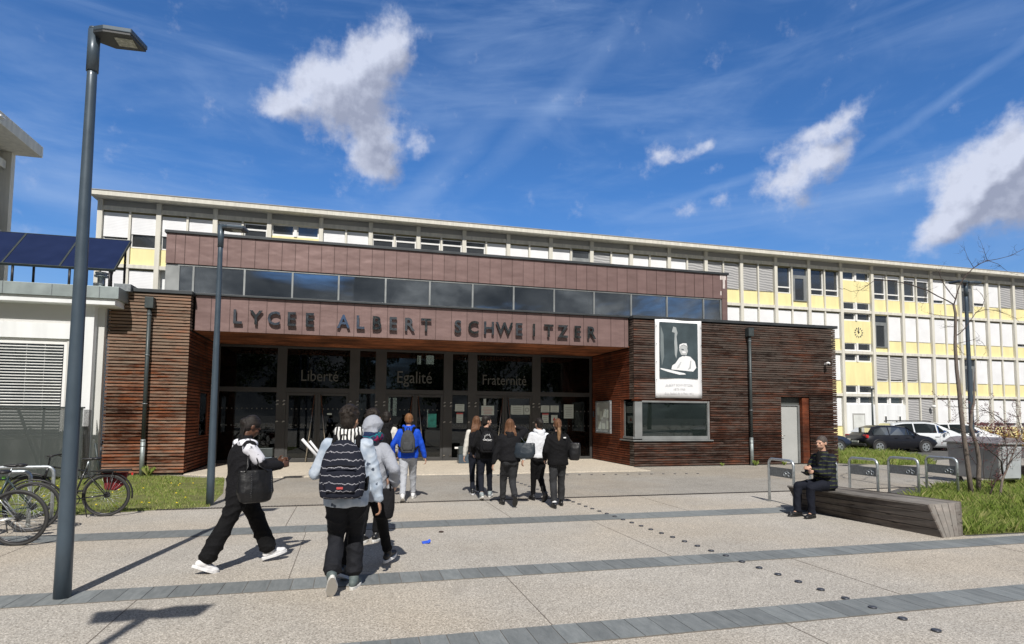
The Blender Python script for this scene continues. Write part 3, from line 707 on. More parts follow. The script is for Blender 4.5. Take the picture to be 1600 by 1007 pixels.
MB().tube([(14.84, 18.40, 1.02), (14.84, 18.33, 1.02), (14.97, 18.33, 1.02)], .01, 6).build('handle', m_brush, dr)
MB().box(15.645, 15.92, 18.24, 18.46, .02, 2.38).box(14.72, 14.745, 18.24, 18.4, .02, 2.38).build('red_reveal', m_woodI, dr)
# left inner side window
f = MB(); f.box(-4.37, -4.33, 19.69, 20.83, .96, 1.0); f.box(-4.37, -4.33, 19.69, 20.83, 2.28, 2.32); f.box(-4.37, -4.33, 19.69, 19.73, 1.0, 2.28); f.box(-4.37, -4.33, 20.79, 20.83, 1.0, 2.28)
o = f.build('side_window', m_woodI, BLD); MB().box(-4.365, -4.36, 19.73, 20.79, 1.0, 2.28).build('pane', m_glassE, o)
# downpipes
def downpipe(x):
    p = MB(); p.tube([(x, 18.08, .95), (x, 18.08, 4.55)], .052, 12); o = p.build('downpipe', m_pipe, BLD)
    MB().box(x-.10, x+.11, 17.98, 18.19, 4.48, 4.78).build('hopper', m_pipe, o, bevel=.008)
    MB().tube([(x, 18.08, .0), (x, 18.08, .97)], .06, 12).build('lower_pipe', m_pipeg, o)
    for z in (.78, .92, 1.9, 3.2, 4.3): MB().tube([(x, 18.08, z), (x, 18.08, z+.025)], .066, 12).box(x-.01, x+.01, 18.1, 18.2, z, z+.02).build('bracket', m_galv2, o)
downpipe(-5.33*.9945); downpipe(13.47*.9945)
# display case, banner, camera, sign on the walls
dc = thing('display_case', 'white framed notice case with papers on the red timber wall', 'notice case', (9.0, 20.58, 1.05))
f = MB(); x = 8.985
f.box(x-.05, x+.02, 19.92, 21.24, 1.05, 1.11); f.box(x-.05, x+.02, 19.92, 21.24, 2.16, 2.22); f.box(x-.05, x+.02, 19.92, 19.98, 1.11, 2.16); f.box(x-.05, x+.02, 21.18, 21.24, 1.11, 2.16)
f.build('frame', m_galv, dc, bevel=.004); MB().box(x-.01, x+.015, 19.98, 21.18, 1.11, 2.16).build('backboard', M('case_backboard', (.33, .36, .36), .5), dc)
f = MB()
for i, (yy, zz, w, h) in enumerate(((20.1, 1.6, .21, .3), (20.4, 1.62, .21, .3), (20.7, 1.55, .21, .3), (20.95, 1.7, .21, .3), (20.1, 1.2, .21, .3), (20.45, 1.2, .3, .21), (20.85, 1.18, .21, .3))): f.box(x-.014, x-.011, yy, yy+w, zz, zz+h)
f.build('papers', m_paper, dc)
f = MB(); text(f, "1874", .0001, .0001, face_y(9, 21, 1)); 
sg = MB(); sg.box(8.985, 8.998, 21.50, 21.62, 1.62, 1.86); sg.build('wall_plate', m_lamp, cat='sign', label='small dark blue plate on the red timber wall beside the glazing')
bn = thing('banner', 'tall white banner with a monochrome seated figure above the corner window', 'banner', (10.66, 18.17, 2.3))
m_btone = M('print_shade_grey', (.42, .44, .46), .6); m_bwhite = M('banner_white', (.80, .81, .83), .6, 0, .03, 1); m_bdark = M('banner_dark', (.045, .065, .075), .5, 0, .3, 1.5)
f = MB(); n = 10; vs = []
X0, X1, Z0, Z1 = 9.79, 11.54, 2.30, 4.945
for i in range(n+1):
    for j in range(15):
        u, v = i/n, j/14; vs.append((X0+(X1-X0)*u, 18.155+.012*math.sin(u*7+v*3)+.01*noise.noise(Vector((u*3, v*5, 0))), Z0+(Z1-Z0)*v))
f.add(vs, [(i*15+j, (i+1)*15+j, (i+1)*15+j+1, i*15+j+1) for i in range(n) for j in range(14)], sm=True)
o = f.build('sheet', m_bwhite, bn); sm_ = o.modifiers.new('s', 'SOLIDIFY'); sm_.thickness = .004
MB().box(X0+.15, X1-.16, 18.130, 18.134, Z0+.66, Z1-.10).build('picture', m_bdark, bn)
def flat(pts, y, mat, nm):
    f = MB(); f.extr([(X0+(X1-X0)*u, y, Z0+(Z1-Z0)*v) for u, v in pts], (0, .002, 0)); return f.build(nm, mat, bn)
flat([(.33,.36),(.80,.34),(.87,.39),(.84,.47),(.74,.53),(.60,.545),(.50,.51),(.42,.44),(.35,.41)], 18.126, m_bwhite, 'figure_print')
flat([(.10,.375),(.30,.355),(.62,.315),(.64,.30),(.50,.295),(.25,.33),(.10,.36)], 18.1255, m_bwhite, 'desk_print')
flat([(.545,.55),(.66,.55),(.69,.60),(.67,.66),(.60,.68),(.53,.66),(.50,.61)], 18.124, M('print_grey', (.45, .47, .48), .6), 'head_print')
flat([(.50,.62),(.53,.665),(.60,.685),(.67,.665),(.69,.64),(.66,.70),(.58,.70),(.51,.68)], 18.1225, m_bwhite, 'hair_print')
flat([(.44,.50),(.47,.63),(.45,.78),(.47,.83),(.44,.90),(.38,.91),(.35,.84),(.41,.83),(.40,.70),(.41,.55)], 18.1265, M('print_light_grey', (.33, .36, .37), .6), 'curtain_print')
flat([(.13,.40),(.18,.52),(.17,.80),(.11,.92),(.10,.60)], 18.1262, M('print_mid_grey', (.16, .19, .20), .6), 'curtain_print')
m_pg = M('print_dark_grey', (.10, .12, .13), .6)
flat([(.55,.615),(.60,.61),(.60,.625),(.55,.63)], 18.1205, m_pg, 'brow_print'); flat([(.57,.575),(.635,.572),(.65,.59),(.60,.60),(.56,.592)], 18.1206, m_bwhite, 'moustache_print')
flat([(.585,.535),(.63,.535),(.635,.552),(.58,.552)], 18.1207, m_pg, 'bow_tie_print'); flat([(.44,.37),(.50,.39),(.55,.46),(.53,.46),(.47,.41)], 18.1208, M('print_fold_grey', (.50, .52, .54), .6), 'fold_print'); flat([(.68,.36),(.72,.40),(.74,.48),(.76,.48),(.75,.38)], 18.1209, m_pg2 if 'm_pg2' in globals() else m_btone, 'fold_print')
f = MB(); m_btext = M('banner_text', (.55, .56, .58), .7)
for s_, z_, sz in (("ALBERT SCHWEITZER", 2.70, .105), ("1875-1965", 2.56, .105), ("Prix Nobel de la Paix 1952", 2.42, .10)):
    text(f, s_, sz, .0008, face_y((X0+X1)/2, 18.132, z_))
f.build('lettering', m_btext, bn)
f = MB()
for z in (2.35, 2.9, 3.5, 4.1, 4.7):
    for x in (X0+.03, X1-.03): f.disc((x, 18.125, z), (0, 1, 0), .013, .006, 8)
f.build('eyelets', m_pipe, bn)
sc_ = thing('security_camera', 'white dome security camera high on the dark timber wall', 'camera', (16.6, 18.1, 3.55))
MB().box(16.60, 16.66, 18.05, 18.19, 3.58, 3.66).ell((16.60, 18.02, 3.62), .07, .09, .065).build('housing', m_pvc, sc_); MB().ell((16.57, 17.96, 3.59), .04, .04, .04).build('lens', m_black, sc_)
# bins by the doors
for (x, y, lab) in ((3.83, 20.55, 'dark grey box bin standing left of the third double door'), (-2.55, 20.3, 'dark grey box bin standing left of the first double door')):
    t_ = thing('ash_bin', lab, 'bin', (x, y, .03), group='grey box bins by the entrance doors')
    MB().box(x-.24, x+.24, y-.16, y+.16, .03, .33).build('body', m_lamp, t_, bevel=.01)
    MB().box(x-.24, x+.24, y-.15, y+.16, .345, .60).build('hood', m_lamp_bin if 'm_lamp_bin' in globals() else m_pipe, t_, bevel=.01)
    MB().box(x-.36, x-.245, y-.05, y+.05, .52, .58).build('ashtray', m_pvc, t_, bevel=.005)
# notices on the glass
def notice(px0, px1, py0, py1, label, mat=m_paper, lines=4, col=None, head=None, icon=None, Y=GY-.012):
    p = at(px0, py1, Y); q = at(px1, py0, Y)
    if p.z < 0: return
    t_ = thing('notice', label, 'notice', ((p.x+q.x)/2, Y, p.z)); MB().box(p.x, q.x, Y-.004, Y, p.z, q.z).build('sheet', mat, t_)
    w = q.x-p.x; h = q.z-p.z; b = MB()
    for k in range(lines):
        z = q.z-h*(.22+.62*k/max(1, lines-1)); r2 = rnd.uniform(.55, .8); b.box(p.x+w*(.5-r2/2), p.x+w*(.5+r2/2), Y-.0055, Y-.0045, z-.006, z+.005)
    if lines: b.build('printed_lines', col or m_ink, t_)
    if head: MB().box(p.x, q.x, Y-.0065, Y-.005, q.z-h*.14, q.z).build('red_heading', m_redink, t_)
    if icon == 'ring': MB().torus(((p.x+q.x)/2, Y-.006, (p.z+q.z)/2), (0, 1, 0), w*.32, .008, 20, 6).build('ring_symbol', m_ink, t_)
    if icon == 'tri': MB().extr([((p.x+q.x)/2-w*.25, Y-.006, p.z+h*.3), ((p.x+q.x)/2+w*.25, Y-.006, p.z+h*.3), ((p.x+q.x)/2, Y-.006, p.z+h*.75)], (0, .002, 0)).build('red_triangle_symbol', m_redink, t_)
notice(711, 725.5, 632, 643, 'landscape paper notice, upper sheet on the sidelight between the second and third doors', lines=3)
notice(713, 723.5, 645.5, 661, 'portrait paper notice with red heading, lower sheet on the sidelight between the doors', head=1)
notice(752, 772, 634.5, 649, 'wide paper notice with reddish lines on the left leaf of the third door', col=m_redink, lines=5)
notice(755.5, 759.5, 623.5, 634, 'narrow pale sticker above the wide notice on the third door', lines=0)
notice(798, 818, 634, 648, 'wide paper notice on the right leaf of the third door', lines=4)
notice(818.8, 828, 634, 648, 'small paper notice with a ring symbol on the right leaf of the third door', lines=0, icon='ring')
notice(845, 858.5, 634, 644.5, 'landscape paper notice, upper left sheet on the right-hand glazing', lines=3)
notice(860, 873, 634, 644.5, 'landscape paper notice, second upper sheet on the right-hand glazing', lines=3)
notice(847, 857, 646.5, 661, 'portrait paper notice with red heading on the right-hand glazing', head=1)
notice(861, 871, 649, 661, 'portrait notice with a red triangle on the right-hand glazing', lines=0, icon='tri')
notice(881, 896, 632.5, 654, 'tall blank-looking portrait notice furthest right on the glazing', lines=6)
notice(745, 754, 652, 658, 'small white card low on the left leaf of the third door', lines=0)
notice(668.5, 682, 647, 668, 'teal poster on the right leaf of the second door', mat=m_teal, lines=0)
notice(511, 518.5, 646, 648.5, 'small pale sticker on the right leaf of the first door', lines=0)
# plants at the foot of the wall
def weed(x, y, h, label):
    b = MB(); r = random.Random(int(x*100))
    for k in range(60):
        a = r.uniform(0, 6.28); l = h*r.uniform(.5, 1.1); sx_, sy_ = math.cos(a)*l*.6, math.sin(a)*l*.35; w = .012
        b.add([(x-w, y, .01), (x+w, y, .01), (x+sx_*.6+w, y+sy_*.6, l*.8), (x+sx_, y+sy_, l*r.uniform(.5, 1))], [(0, 1, 2), (0, 2, 3)])
    b.build('weed', m_grass, cat='weed', label=label)
weed(13.45, 17.95, .22, 'tuft of weeds at the foot of the right downpipe'); weed(12.2, 18.05, .14, 'small tuft of weeds under the dark timber wall')
weed(14.6, 17.95, .18, 'tuft of weeds beside the grey metal door'); weed(-5.1, 17.95, .3, 'tuft of weeds at the foot of the left downpipe')

# ------------------------------------------------------------------ long teaching wing behind
WY = 36.0
WING = thing('school_wing', 'long white and pale yellow three storey school wing behind the entrance building', 'building', (20, 36, 0))
colx = [-13.13+2.8065*i for i in range(25)]
XE = colx[24]+6
b = MB(); b.box(-13.15, XE, WY+.45, WY+12, 0, 12.95); b.build('wall', m_white, WING)
b = MB(); b.box(-13.45, XE+.5, WY-.62, WY+12.6, 13.02, 13.27); b.build('roof', m_cream, WING, bevel=.01)
b = MB(); b.box(-13.47, XE+.5, WY-.65, WY+12.7, 13.272, 13.31); b.build('roof_trim', m_frieze, WING)
b = MB(); b.box(-13.1, XE, WY+.16, WY+.44, 12.66, 13.015); b.build('frieze', m_frieze, WING)
for i, x in enumerate(colx):
    hh = 13.01
    MB().box(x-.13, x+.11, WY, WY+.44, 0, hh).build('column', m_cream, WING)
floors = [(12.46, 12.68, 10.52, 9.58), (9.38, 9.58, 7.42, 6.55), (6.34, 6.55, 4.36, 3.42), (3.22, 3.42, 1.05, .0)]  # beam bottom, beam top, sill, panel bottom
start = [0, 0, 15, 15]
for fi, (zb, zt, zs, zp) in enumerate(floors):
    b = MB()
    for i in range(start[fi], 24): b.box(colx[i]+.11, colx[i+1]-.13, WY+.05, WY+.43, zb, zt)
    b.build('floor_beam', m_cream, WING)
m_gasket = M('dark_opening', (.06, .06, .055), .6)
def sash(x0, x1, z0, z1, kind, wing=WING):
    if kind == 'exit': z0 -= .52
    y = WY+(.24 if kind != 'exit' else .12); w = MB(); fr = .065
    mat = m_grayal if kind == 'exit' else m_pvc
    w.box(x0, x0+fr, y, y+.08, z0, z1); w.box(x1-fr, x1, y, y+.08, z0, z1); w.box(x0+fr, x1-fr, y, y+.08, z0, z0+fr); w.box(x0+fr, x1-fr, y, y+.08, z1-fr, z1)
    H_ = z1-z0; bl = None; gz = (z0, z1)
    if kind in ('clear', 'short'): w.box(x0+fr, x1-fr, y-.005, y+.08, z0+H_*.20, z0+H_*.20+.09)
    if kind == 'dark': w.box(x0+fr, x1-fr, y-.005, y+.08, z0+H_*.76, z0+H_*.76+.09)
    if kind == 'exit':
        w.box(x0+fr, x1-fr, y, y+.08, z0+H_*.66, z0+H_*.76); w.box(x0+fr, x0+fr+.14, y, y+.08, z0+fr, z0+H_*.66); w.box(x1-fr-.22, x1-fr, y, y+.08, z0+fr, z0+H_*.66)
    if kind == 'gap75': w.box(x0+fr, x1-fr, y-.003, y+.08, z0+H_*.19, z0+H_*.19+.05)
    o = w.build('window', mat, wing)
    MB().box(x0+fr, x1-fr, y+.05, y+.06, z0+fr, z1-fr).build('pane', m_glassW, o)
    bz = {'white': z0+.02, 'gap': z0+H_*.13, 'gap75': z0+H_*.27, 'gap60': z0+H_*.38, 'grey': z0+.05, 'greygap': z0+H_*.08, 'clear': None, 'short': z1-H_*.18, 'dark': z1-H_*.08, 'exit': None}[kind]
    if bz is not None:
        m_ = m_blindg if kind.startswith('grey') else m_blind
        MB().box(x0+.02, x1-.02, y-.05, y-.025, bz, z1-.10).build('blind', m_, o)
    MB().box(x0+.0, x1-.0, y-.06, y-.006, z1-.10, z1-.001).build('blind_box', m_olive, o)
rows = {
 0: ['gap75 gap60','gap60 white','white dark','S','white white','dark dark','dark dark','dark white','white white','white exit','grey white','white white','white greygap','greygap grey','grey grey','clear exit','clear clear','S','short short','short short','gap white','exit gap','white grey','grey grey'],
 1: {0:'white white',13:'white white',14:'white white',15:'white white',16:'white white',17:'S',18:'exit white',19:'white white',20:'white white',21:'white white',22:'white white',23:'gap white'},
 2: {16:'white white',17:'S',18:'greygap greygap',19:'greygap white',20:'white white',21:'exit white',22:'white white',23:'white white'},
 3: {16:'white white',17:'W',18:'W',19:'grey grey',20:'gap gap',21:'gap gap',22:'gap gap',23:'gap gap'}}
for fi, (zb, zt, zs, zp) in enumerate(floors):
    for i in range(24):
        kinds = rows[0][i] if fi == 0 else rows[fi].get(i)
        if kinds is None: continue
        x0, x1 = colx[i]+.11, colx[i+1]-.13; mid = (x0+x1)/2
        if kinds == 'S' or kinds == 'W':
            dz = .66 if fi == 0 else .58
            for (a, c) in (((zb-dz, zb-.0),) if kinds == 'W' else ((zb-dz, zb), (zp+.0, zp+.60))):
                w = MB(); y = WY+.24
                for u0, u1 in ((x0, mid-.08), (mid+.08, x1)):
                    w.box(u0, u0+.07, y, y+.08, a, c); w.box(u1-.07, u1, y, y+.08, a, c); w.box(u0+.07, u1-.07, y, y+.08, a, a+.11); w.box(u0+.07, u1-.07, y, y+.08, c-.05, c)
                w.box(mid-.08, mid+.08, WY+.15, y+.08, a, c)
                o = w.build('window', m_pvc, WING)
                MB().box(x0+.07, mid-.15, y+.04, y+.05, a+.11, c-.05).box(mid+.15, x1-.07, y+.04, y+.05, a+.11, c-.05).build('pane', m_glassW, o)
            if kinds == 'S': MB().box(x0, x1, WY+.2, WY+.44, zp+.605, zb-dz-.005).build('yellow_panel', m_yellow, WING)
            else: MB().box(x0-(.2 if i == 18 else 0), x1, WY+.02, WY+.44, 0, zb-.585).build('ground_wall', m_white, WING)
            continue
        k1, k2 = kinds.split()
        sash(x0, mid-.055, zs, zb, k1); sash(mid+.055, x1, zs, zb, k2)
        MB().box(mid-.054, mid+.054, WY+.08, WY+.4, zp if fi < 3 else 0, zb).build('mullion', m_cream, WING)
        MB().box(x0, mid-.056, WY+.2, WY+.44, zp, zs-.03).box(mid+.056, x1, WY+.2, WY+.44, zp, zs-.03).build('yellow_panel', m_yellow, WING)
# ground floor door, slits and clock
o = MB().box(35.2, 36.3, WY-.01, WY+.018, .0, 1.98).build('side_door', m_frieze, WING); MB().box(35.27, 36.23, WY-.02, WY-.0105, .02, 1.86).build('door_leaf', M('pale_door', (.66, .68, .66), .6), o)
for x in (38.15, 39.45):
    o = MB().box(x-.14, x+.14, WY-.01, WY+.018, 1.05, 1.85).build('slit_window', m_pvc, WING); MB().box(x-.05, x+.10, WY-.016, WY-.0105, 1.15, 1.78).build('pane', m_glassW, o)
ck = thing('wall_clock', 'round clock of dark strokes without a rim on the yellow stair panel', 'clock', (36.15, WY+.17, 7.2))
b = MB(); cz = 7.95
for k in range(12):
    a = k*math.pi/6; c = Vector((36.15+math.sin(a)*.33, WY+.17, cz+math.cos(a)*.33)); d = Vector((math.sin(a), 0, math.cos(a))); e = Vector((math.cos(a), 0, -math.sin(a)))
    b.obox(c, d*.05, (0, .015, 0), e*.026)
b.build('hour_marks', m_ink, ck)
b = MB(); b.tube([(36.15, WY+.15, cz-.05), (36.12, WY+.15, cz+.27)], .022, 6); b.tube([(36.15, WY+.14, cz), (36.06, WY+.14, cz+.15)], .03, 6); b.disc((36.15, WY+.15, cz), (0, 1, 0), .05, .04, 12); b.build('hands', m_ink, ck)
b = MB(); b.ell((42.55, WY-.12, 2.55), .14, .2, .12); b.build('wing_camera', m_pvc, cat='camera', label='white camera on the ground floor mullion of the white wing')

# ------------------------------------------------------------------ tall block at the far left
TB = thing('tall_block', 'tall grey-shaded white school block at the left edge with a projecting flat roof', 'building', (-22, 24, 0))
b = MB(); b.box(-30, -15.2, -2, 30.9, 0, 13.0); b.build('wall', m_whitewall, TB)
b = MB(); b.box(-31, -13.75, -3, 30.2+1.0, 13.12, 13.62); b.build('roof', m_cream, TB, bevel=.02)
b = MB()
for i in range(12): y = 31.1-2.8*i; b.box(-15.2, -14.75, y-.3, y, 0, 13.11)
b.build('columns', m_cream, TB)
b = MB()
for z in (12.3, 9.2, 6.1, 3.0): b.box(-15.2, -14.9, -2, 30.7, z, z+.35)
b.build('floor_beams', m_cream, TB)
b = MB()
for z in (9.6, 6.5, 3.4): b.box(-15.2, -15.1, -2, 30.7, z, z+.9)
b.build('spandrels', m_frieze, TB)
b = MB(); b.box(-13.74, -13.66, 27.6, 27.9, 13.35, 13.42); b.build('roof_fitting', m_pvc, TB)

# ------------------------------------------------------------------ annex on the left
AN = thing('annex_building', 'single storey white annex with a grey metal roof edge and a wide window behind blinds', 'building', (-10, 18.5, 0))
b = MB(); b.box(-22, -5.86, 17.5, 26, 4.60, 4.91); b.build('roof_edge', M('zinc_roof_edge', (.32, .37, .37), .45, .4, .12, 2), AN, bevel=.006)
b = MB(); x = -21
while x < -6: b.box(x, x+.012, 17.488, 17.5, 4.61, 4.9); x += 1.05
b.build('roof_edge_seams', m_galv2, AN)
b = MB(); b.box(-22, -5.95, 17.56, 26, 4.44, 4.60); b.build('white_verge', m_white, AN, bevel=.006)
b = MB(); b.box(-6.15, -5.75, 18.0, 18.6, 4.9, 5.10); b.build('roof_corner_box', m_galv2, AN, bevel=.006)
b = MB(); wall_holes(b, -22, -6.7, 0, 4.44, 17.95, 18.2, [(-11.6, -7.12, 1.0, 3.55)]); b.build('wall', m_whitewall, AN)
b = MB(); b.box(-6.72, -6.50, 17.84, 18.2, 0, 4.44); b.box(-12.2, -11.9, 17.84, 18.2, 0, 4.44); b.box(-22, -6.8, 17.90, 17.95, 3.56, 3.95); b.build('pilasters', m_white, AN)
b = MB(); b.box(-6.5, -6.33, 18.05, 18.2, 0, 4.44); b.build('return_wall', m_whitewall, AN)
f = MB(); y = 17.97
f.box(-11.6, -7.12, y, y+.1, 3.42, 3.55); f.box(-7.19, -7.12, y, y+.1, 1.0, 3.42); f.box(-11.6, -11.53, y, y+.1, 1, 3.42); f.box(-9.3, -9.22, y+.05, y+.12, 1, 3.42); f.box(-11.53, -7.19, y, y+.1, 1.0, 1.07)
o = f.build('window', m_pvc, AN); MB().box(-11.53, -7.19, y+.1, y+.11, 1.07, 3.42).build('pane', m_glassW, o)
b = MB(); z = 1.1
while z < 3.38: b.obox((-9.36, y-.02, z), (2.16, 0, 0), (0, .028, .012), (0, -.001, .0025)); z += .075
b.tube([(-7.6, y-.02, 1.1), (-7.6, y-.02, 3.4)], .004, 4); b.tube([(-8.0, y-.02, 1.1), (-8.0, y-.02, 3.4)], .004, 4)
b.build('slatted_blind', m_slat, o)
# solar collectors on the annex roof
for k in range(4):
    x1 = -6.12-1.26*k; x0 = x1-1.24; y0, y1, z0, z1 = 17.9, 19.0, 5.42, 6.50
    sh = .0
    t_ = thing('solar_panel', ['dark blue solar panel, rightmost on the annex roof', 'dark blue solar panel, second from the right, behind the near lamp post', 'dark blue solar panel, third from the right on the annex roof', 'dark blue solar panel at the left picture edge'][k], 'solar panel', ((x0+x1)/2, y0, z0), group='solar panels on the annex roof')
    a = Vector((0, y1-y0, z1-z0)).normalized(); nr = Vector((0, -a.z, a.y)); c = Vector(((x0+x1)/2, (y0+y1)/2, (z0+z1)/2)); hl_ = Vector((0, y1-y0, z1-z0)).length/2
    MB().obox(c, ((x1-x0)/2-.02, 0, 0), a*(hl_-.02), nr*.03).build('absorber', m_solar, t_)
    f = MB(); f.obox(c+Vector(((x1-x0)/2, 0, 0)), (.012, 0, 0), a*hl_, nr*.035); f.obox(c-Vector(((x1-x0)/2, 0, 0)), (.012, 0, 0), a*hl_, nr*.035); f.obox(c-a*hl_, ((x1-x0)/2+.012, 0, 0), a*.012, nr*.034); f.obox(c+a*hl_, ((x1-x0)/2+.012, 0, 0), a*.012, nr*.034)
    f.build('frame', m_pipe, t_)
    for xx in ((x0+.2,) if k else (x0+.2, x1-.12)):
        for a_, c_ in (((xx, 19.0, 4.9), (xx, 18.98, 6.46)), ((xx, 17.95, 4.9), (xx, 17.95, 5.4))): MB().tube([a_, c_], .03, 6).build('support_leg', m_black, t_)
    if k == 0:
        MB().tube([(x1+.0, 18.95, 6.45), (x1-.06, 18.8, 6.2), (x1-.22, 18.6, 5.9), (x1-.28, 18.5, 5.4), (x1-.27, 18.5, 4.95)], .035, 8).build('hose', m_black, t_)
b = MB(); b.tube([(-6.55, 18.3, 4.95), (-6.55, 18.3, 5.30)], .09, 14); b.tube([(-6.55, 18.3, 5.30), (-6.55, 18.3, 5.34)], .17, 14); b.tube([(-6.55, 18.3, 5.38), (-6.55, 18.3, 5.42)], .15, 14)
b.build('roof_vent', m_galv, cat='vent', label='small capped steel vent pipe below the rightmost solar panel')
# perforated screen
sn = thing('mesh_screen', 'dark perforated metal screen standing before the annex window', 'screen', (-8, 16.6, 0))
MB().box(-13, -6.45, 17.35, 17.36, .1, 1.78).build('front_panel', m_mesh, sn)
MB().box(-6.44, -6.43, 17.36, 17.8, .1, 1.74).build('return_panel', m_mesh, sn)
f = MB(); f.box(-13, -6.42, 17.32, 17.38, 1.77, 1.81)
for x in (-13, -11, -9.1, -7.3, -6.5): f.box(x-.02, x+.02, 17.365, 17.40, 0, 1.77)
f.tube([(-7.9, 17.5, 1.75), (-7.45, 17.5, .5), (-7.35, 17.5, 0)], .035, 8); f.tube([(-6.85, 17.5, 1.75), (-6.88, 17.5, .8), (-7.2, 17.5, .3), (-7.3, 17.5, 0)], .03, 8); f.tube([(-6.2, 17.5, .9), (-6.05, 17.5, .0)], .03, 8)
f.build('posts', m_pipe, sn)

# ------------------------------------------------------------------ street lamps
def head(b, bd, bl, x, y, z, sgn, L_=.40):
    # slim flat luminaire reaching along x
    pts = [(0, -.10), (.10, -.15), (L_-.02, -.15), (L_+.04, .13), (.12, .15), (0, .08)]
    pts = [(x+sgn*u, y+v) for u, v in pts]
    if sgn < 0: pts.reverse()
    b.prism(pts, z+.02, z+.065)
    bd.prism([(x+(p[0]-x)*.97, y+(p[1]-y)*.95) for p in pts], z, z+.019)
    bl.box(x+sgn*.17, x+sgn*.33, y-.07, y+.07, z-.006, z-.0005)
def lamp(x, y, h, heads, label, r0=.070, r1=.040, L_=.40):
    t_ = thing('street_lamp', label, 'street lamp', (x, y, 0), group='blue-grey street lamps')
    k = 10; MB().tube([(x, y, h*i/k) for i in range(k+1)], [r0+(r1-r0)*i/k for i in range(k+1)], 20).build('pole', m_lamp, t_)
    MB().tube([(x, y, h-.36), (x, y, h+.05)], r1+.012, 18).tube([(x, y, h+.05), (x, y, h+.075)], r1+.006, 18).build('collar', m_lamp, t_)
    for s_ in heads:
        b, bd, bl = MB(), MB(), MB(); head(b, bd, bl, x+s_*(r1*.6), y, h-.02, s_, L_)
        o = b.build('lamp_head', m_lamp, t_, bevel=.008); bd.build('underside', m_lamp_dark, o); bl.build('lens', m_lens, o)
lamp(-2.49, 6.47, 5.33, (1,), 'tall blue-grey street lamp nearest the camera at the left, single flat head', L_=.36)
lamp(-2.44, 12.2, 5.16, (1,), 'blue-grey street lamp with a single flat head standing at the corner of the lawn')
lamp(-2.47, .8, 5.36, (1, -1), 'double-headed street lamp behind the camera whose shadow falls on the paving')
lamp(16.19, 12.57, 5.38, (1, -1), 'double-headed street lamp behind the bare trees at the right', L_=.38)
def smalllamp():
    x, y = 27.19, 26.47
    t_ = thing('car_park_lamp', 'thin dark lamp post between the white wing and the black car', 'street lamp', (x, y, 0))
    MB().tube([(x, y, 0), (x, y, 3.25)], [.06, .04], 12).build('pole', m_pipe, t_); MB().box(x-.5, x+.08, y-.1, y+.1, 3.2, 3.27).build('lamp_head', m_pipe, t_, bevel=.01)
smalllamp()

# ------------------------------------------------------------------ bench
A = [Vector(p) for p in ((8.14, 6.80, .0), (8.56, 6.84, .0), (8.83, 7.06, .45), (8.08, 6.97, .45))]      # near end: bottom-left, bottom-right, top-right, top-left
F = [Vector(p) for p in ((7.98, 9.42, .0), (8.25, 9.45, .0), (8.42, 9.52, .45), (7.72, 9.44, .45))]
bt = thing('timber_bench', 'long weathered grey timber bench block with slanting sides', 'bench', (8.2, 8.1, 0))
def planks(Pa, Pb, Qa, Qb, n, mat, name, th=.03, gap=.008, inward=None):
    # planks run Pa->Pb at one side and Qa->Qb at the other, n strips between
    b = MB(); nrm = (Pb-Pa).cross(Qa-Pa).normalized()
    if nrm.dot(inward) < 0: nrm = -nrm
    W = (Qa-Pa).length
    for i in range(n):
        f0 = (i+gap/W*n*.5)/n; f1 = (i+1-gap/W*n*.5)/n
        d = nrm*rnd.uniform(-.002, .002)
        q = [Pa.lerp(Qa, f0)+d, Pb.lerp(Qb, f0)+d, Pb.lerp(Qb, f1)+d, Pa.lerp(Qa, f1)+d]
        if (q[1]-q[0]).cross(q[3]-q[0]).dot(nrm) > 0: b.extr(q, nrm*th)
        else: b.extr(q[::-1], nrm*th)
    return b.build(name, mat, bt, bevel=.004, segs=1)
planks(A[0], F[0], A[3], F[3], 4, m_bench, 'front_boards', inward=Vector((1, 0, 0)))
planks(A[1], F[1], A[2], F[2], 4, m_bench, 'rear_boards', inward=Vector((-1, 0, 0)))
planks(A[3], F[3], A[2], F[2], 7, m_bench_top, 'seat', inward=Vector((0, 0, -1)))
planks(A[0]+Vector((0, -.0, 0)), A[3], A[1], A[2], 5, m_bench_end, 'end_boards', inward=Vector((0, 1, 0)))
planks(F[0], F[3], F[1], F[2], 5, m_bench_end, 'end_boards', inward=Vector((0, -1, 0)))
sh = lambda q, c: [c+(p-c)*.93 for p in q]
c0 = sum((p for p in A+F), Vector())/8
b = MB(); q = sh(A+F, c0); b.add(q, [(3, 2, 1, 0), (4, 5, 6, 7), (0, 1, 5, 4), (1, 2, 6, 5), (2, 3, 7, 6), (3, 0, 4, 7)]); b.build('frame', m_back, bt)

# ------------------------------------------------------------------ bike stands
def hoop(x, y0, y1, h, r=.026, alongx=False):
    rr = .10; pts = []
    P3 = (lambda s, z: (s, x, z)) if alongx else (lambda s, z: (x, s, z))
    pts.append(P3(y0, -.02)); pts.append(P3(y0, h-rr))
    for k in range(1, 6): a = math.pi/2*k/6; pts.append(P3(y0+rr*(1-math.cos(a)), h-rr+rr*math.sin(a)))
    pts.append(P3(y0+rr, h)); pts.append(P3(y1-rr, h))
    for k in range(1, 6): a = math.pi/2*k/6; pts.append(P3(y1-rr*(1-math.sin(a)), h-rr+rr*math.cos(a)))
    pts.append(P3(y1, h-rr)); pts.append(P3(y1, -.02)); return MB().tube(pts, r, 12)
sl_ = ['galvanised bike stand standing clear to the left of the seated man', 'galvanised bike stand hidden behind the seated man', 'galvanised bike stand just right of the seated man', 'galvanised bike stand, middle of the three right of the seated man', 'galvanised bike stand in front of the waste container']
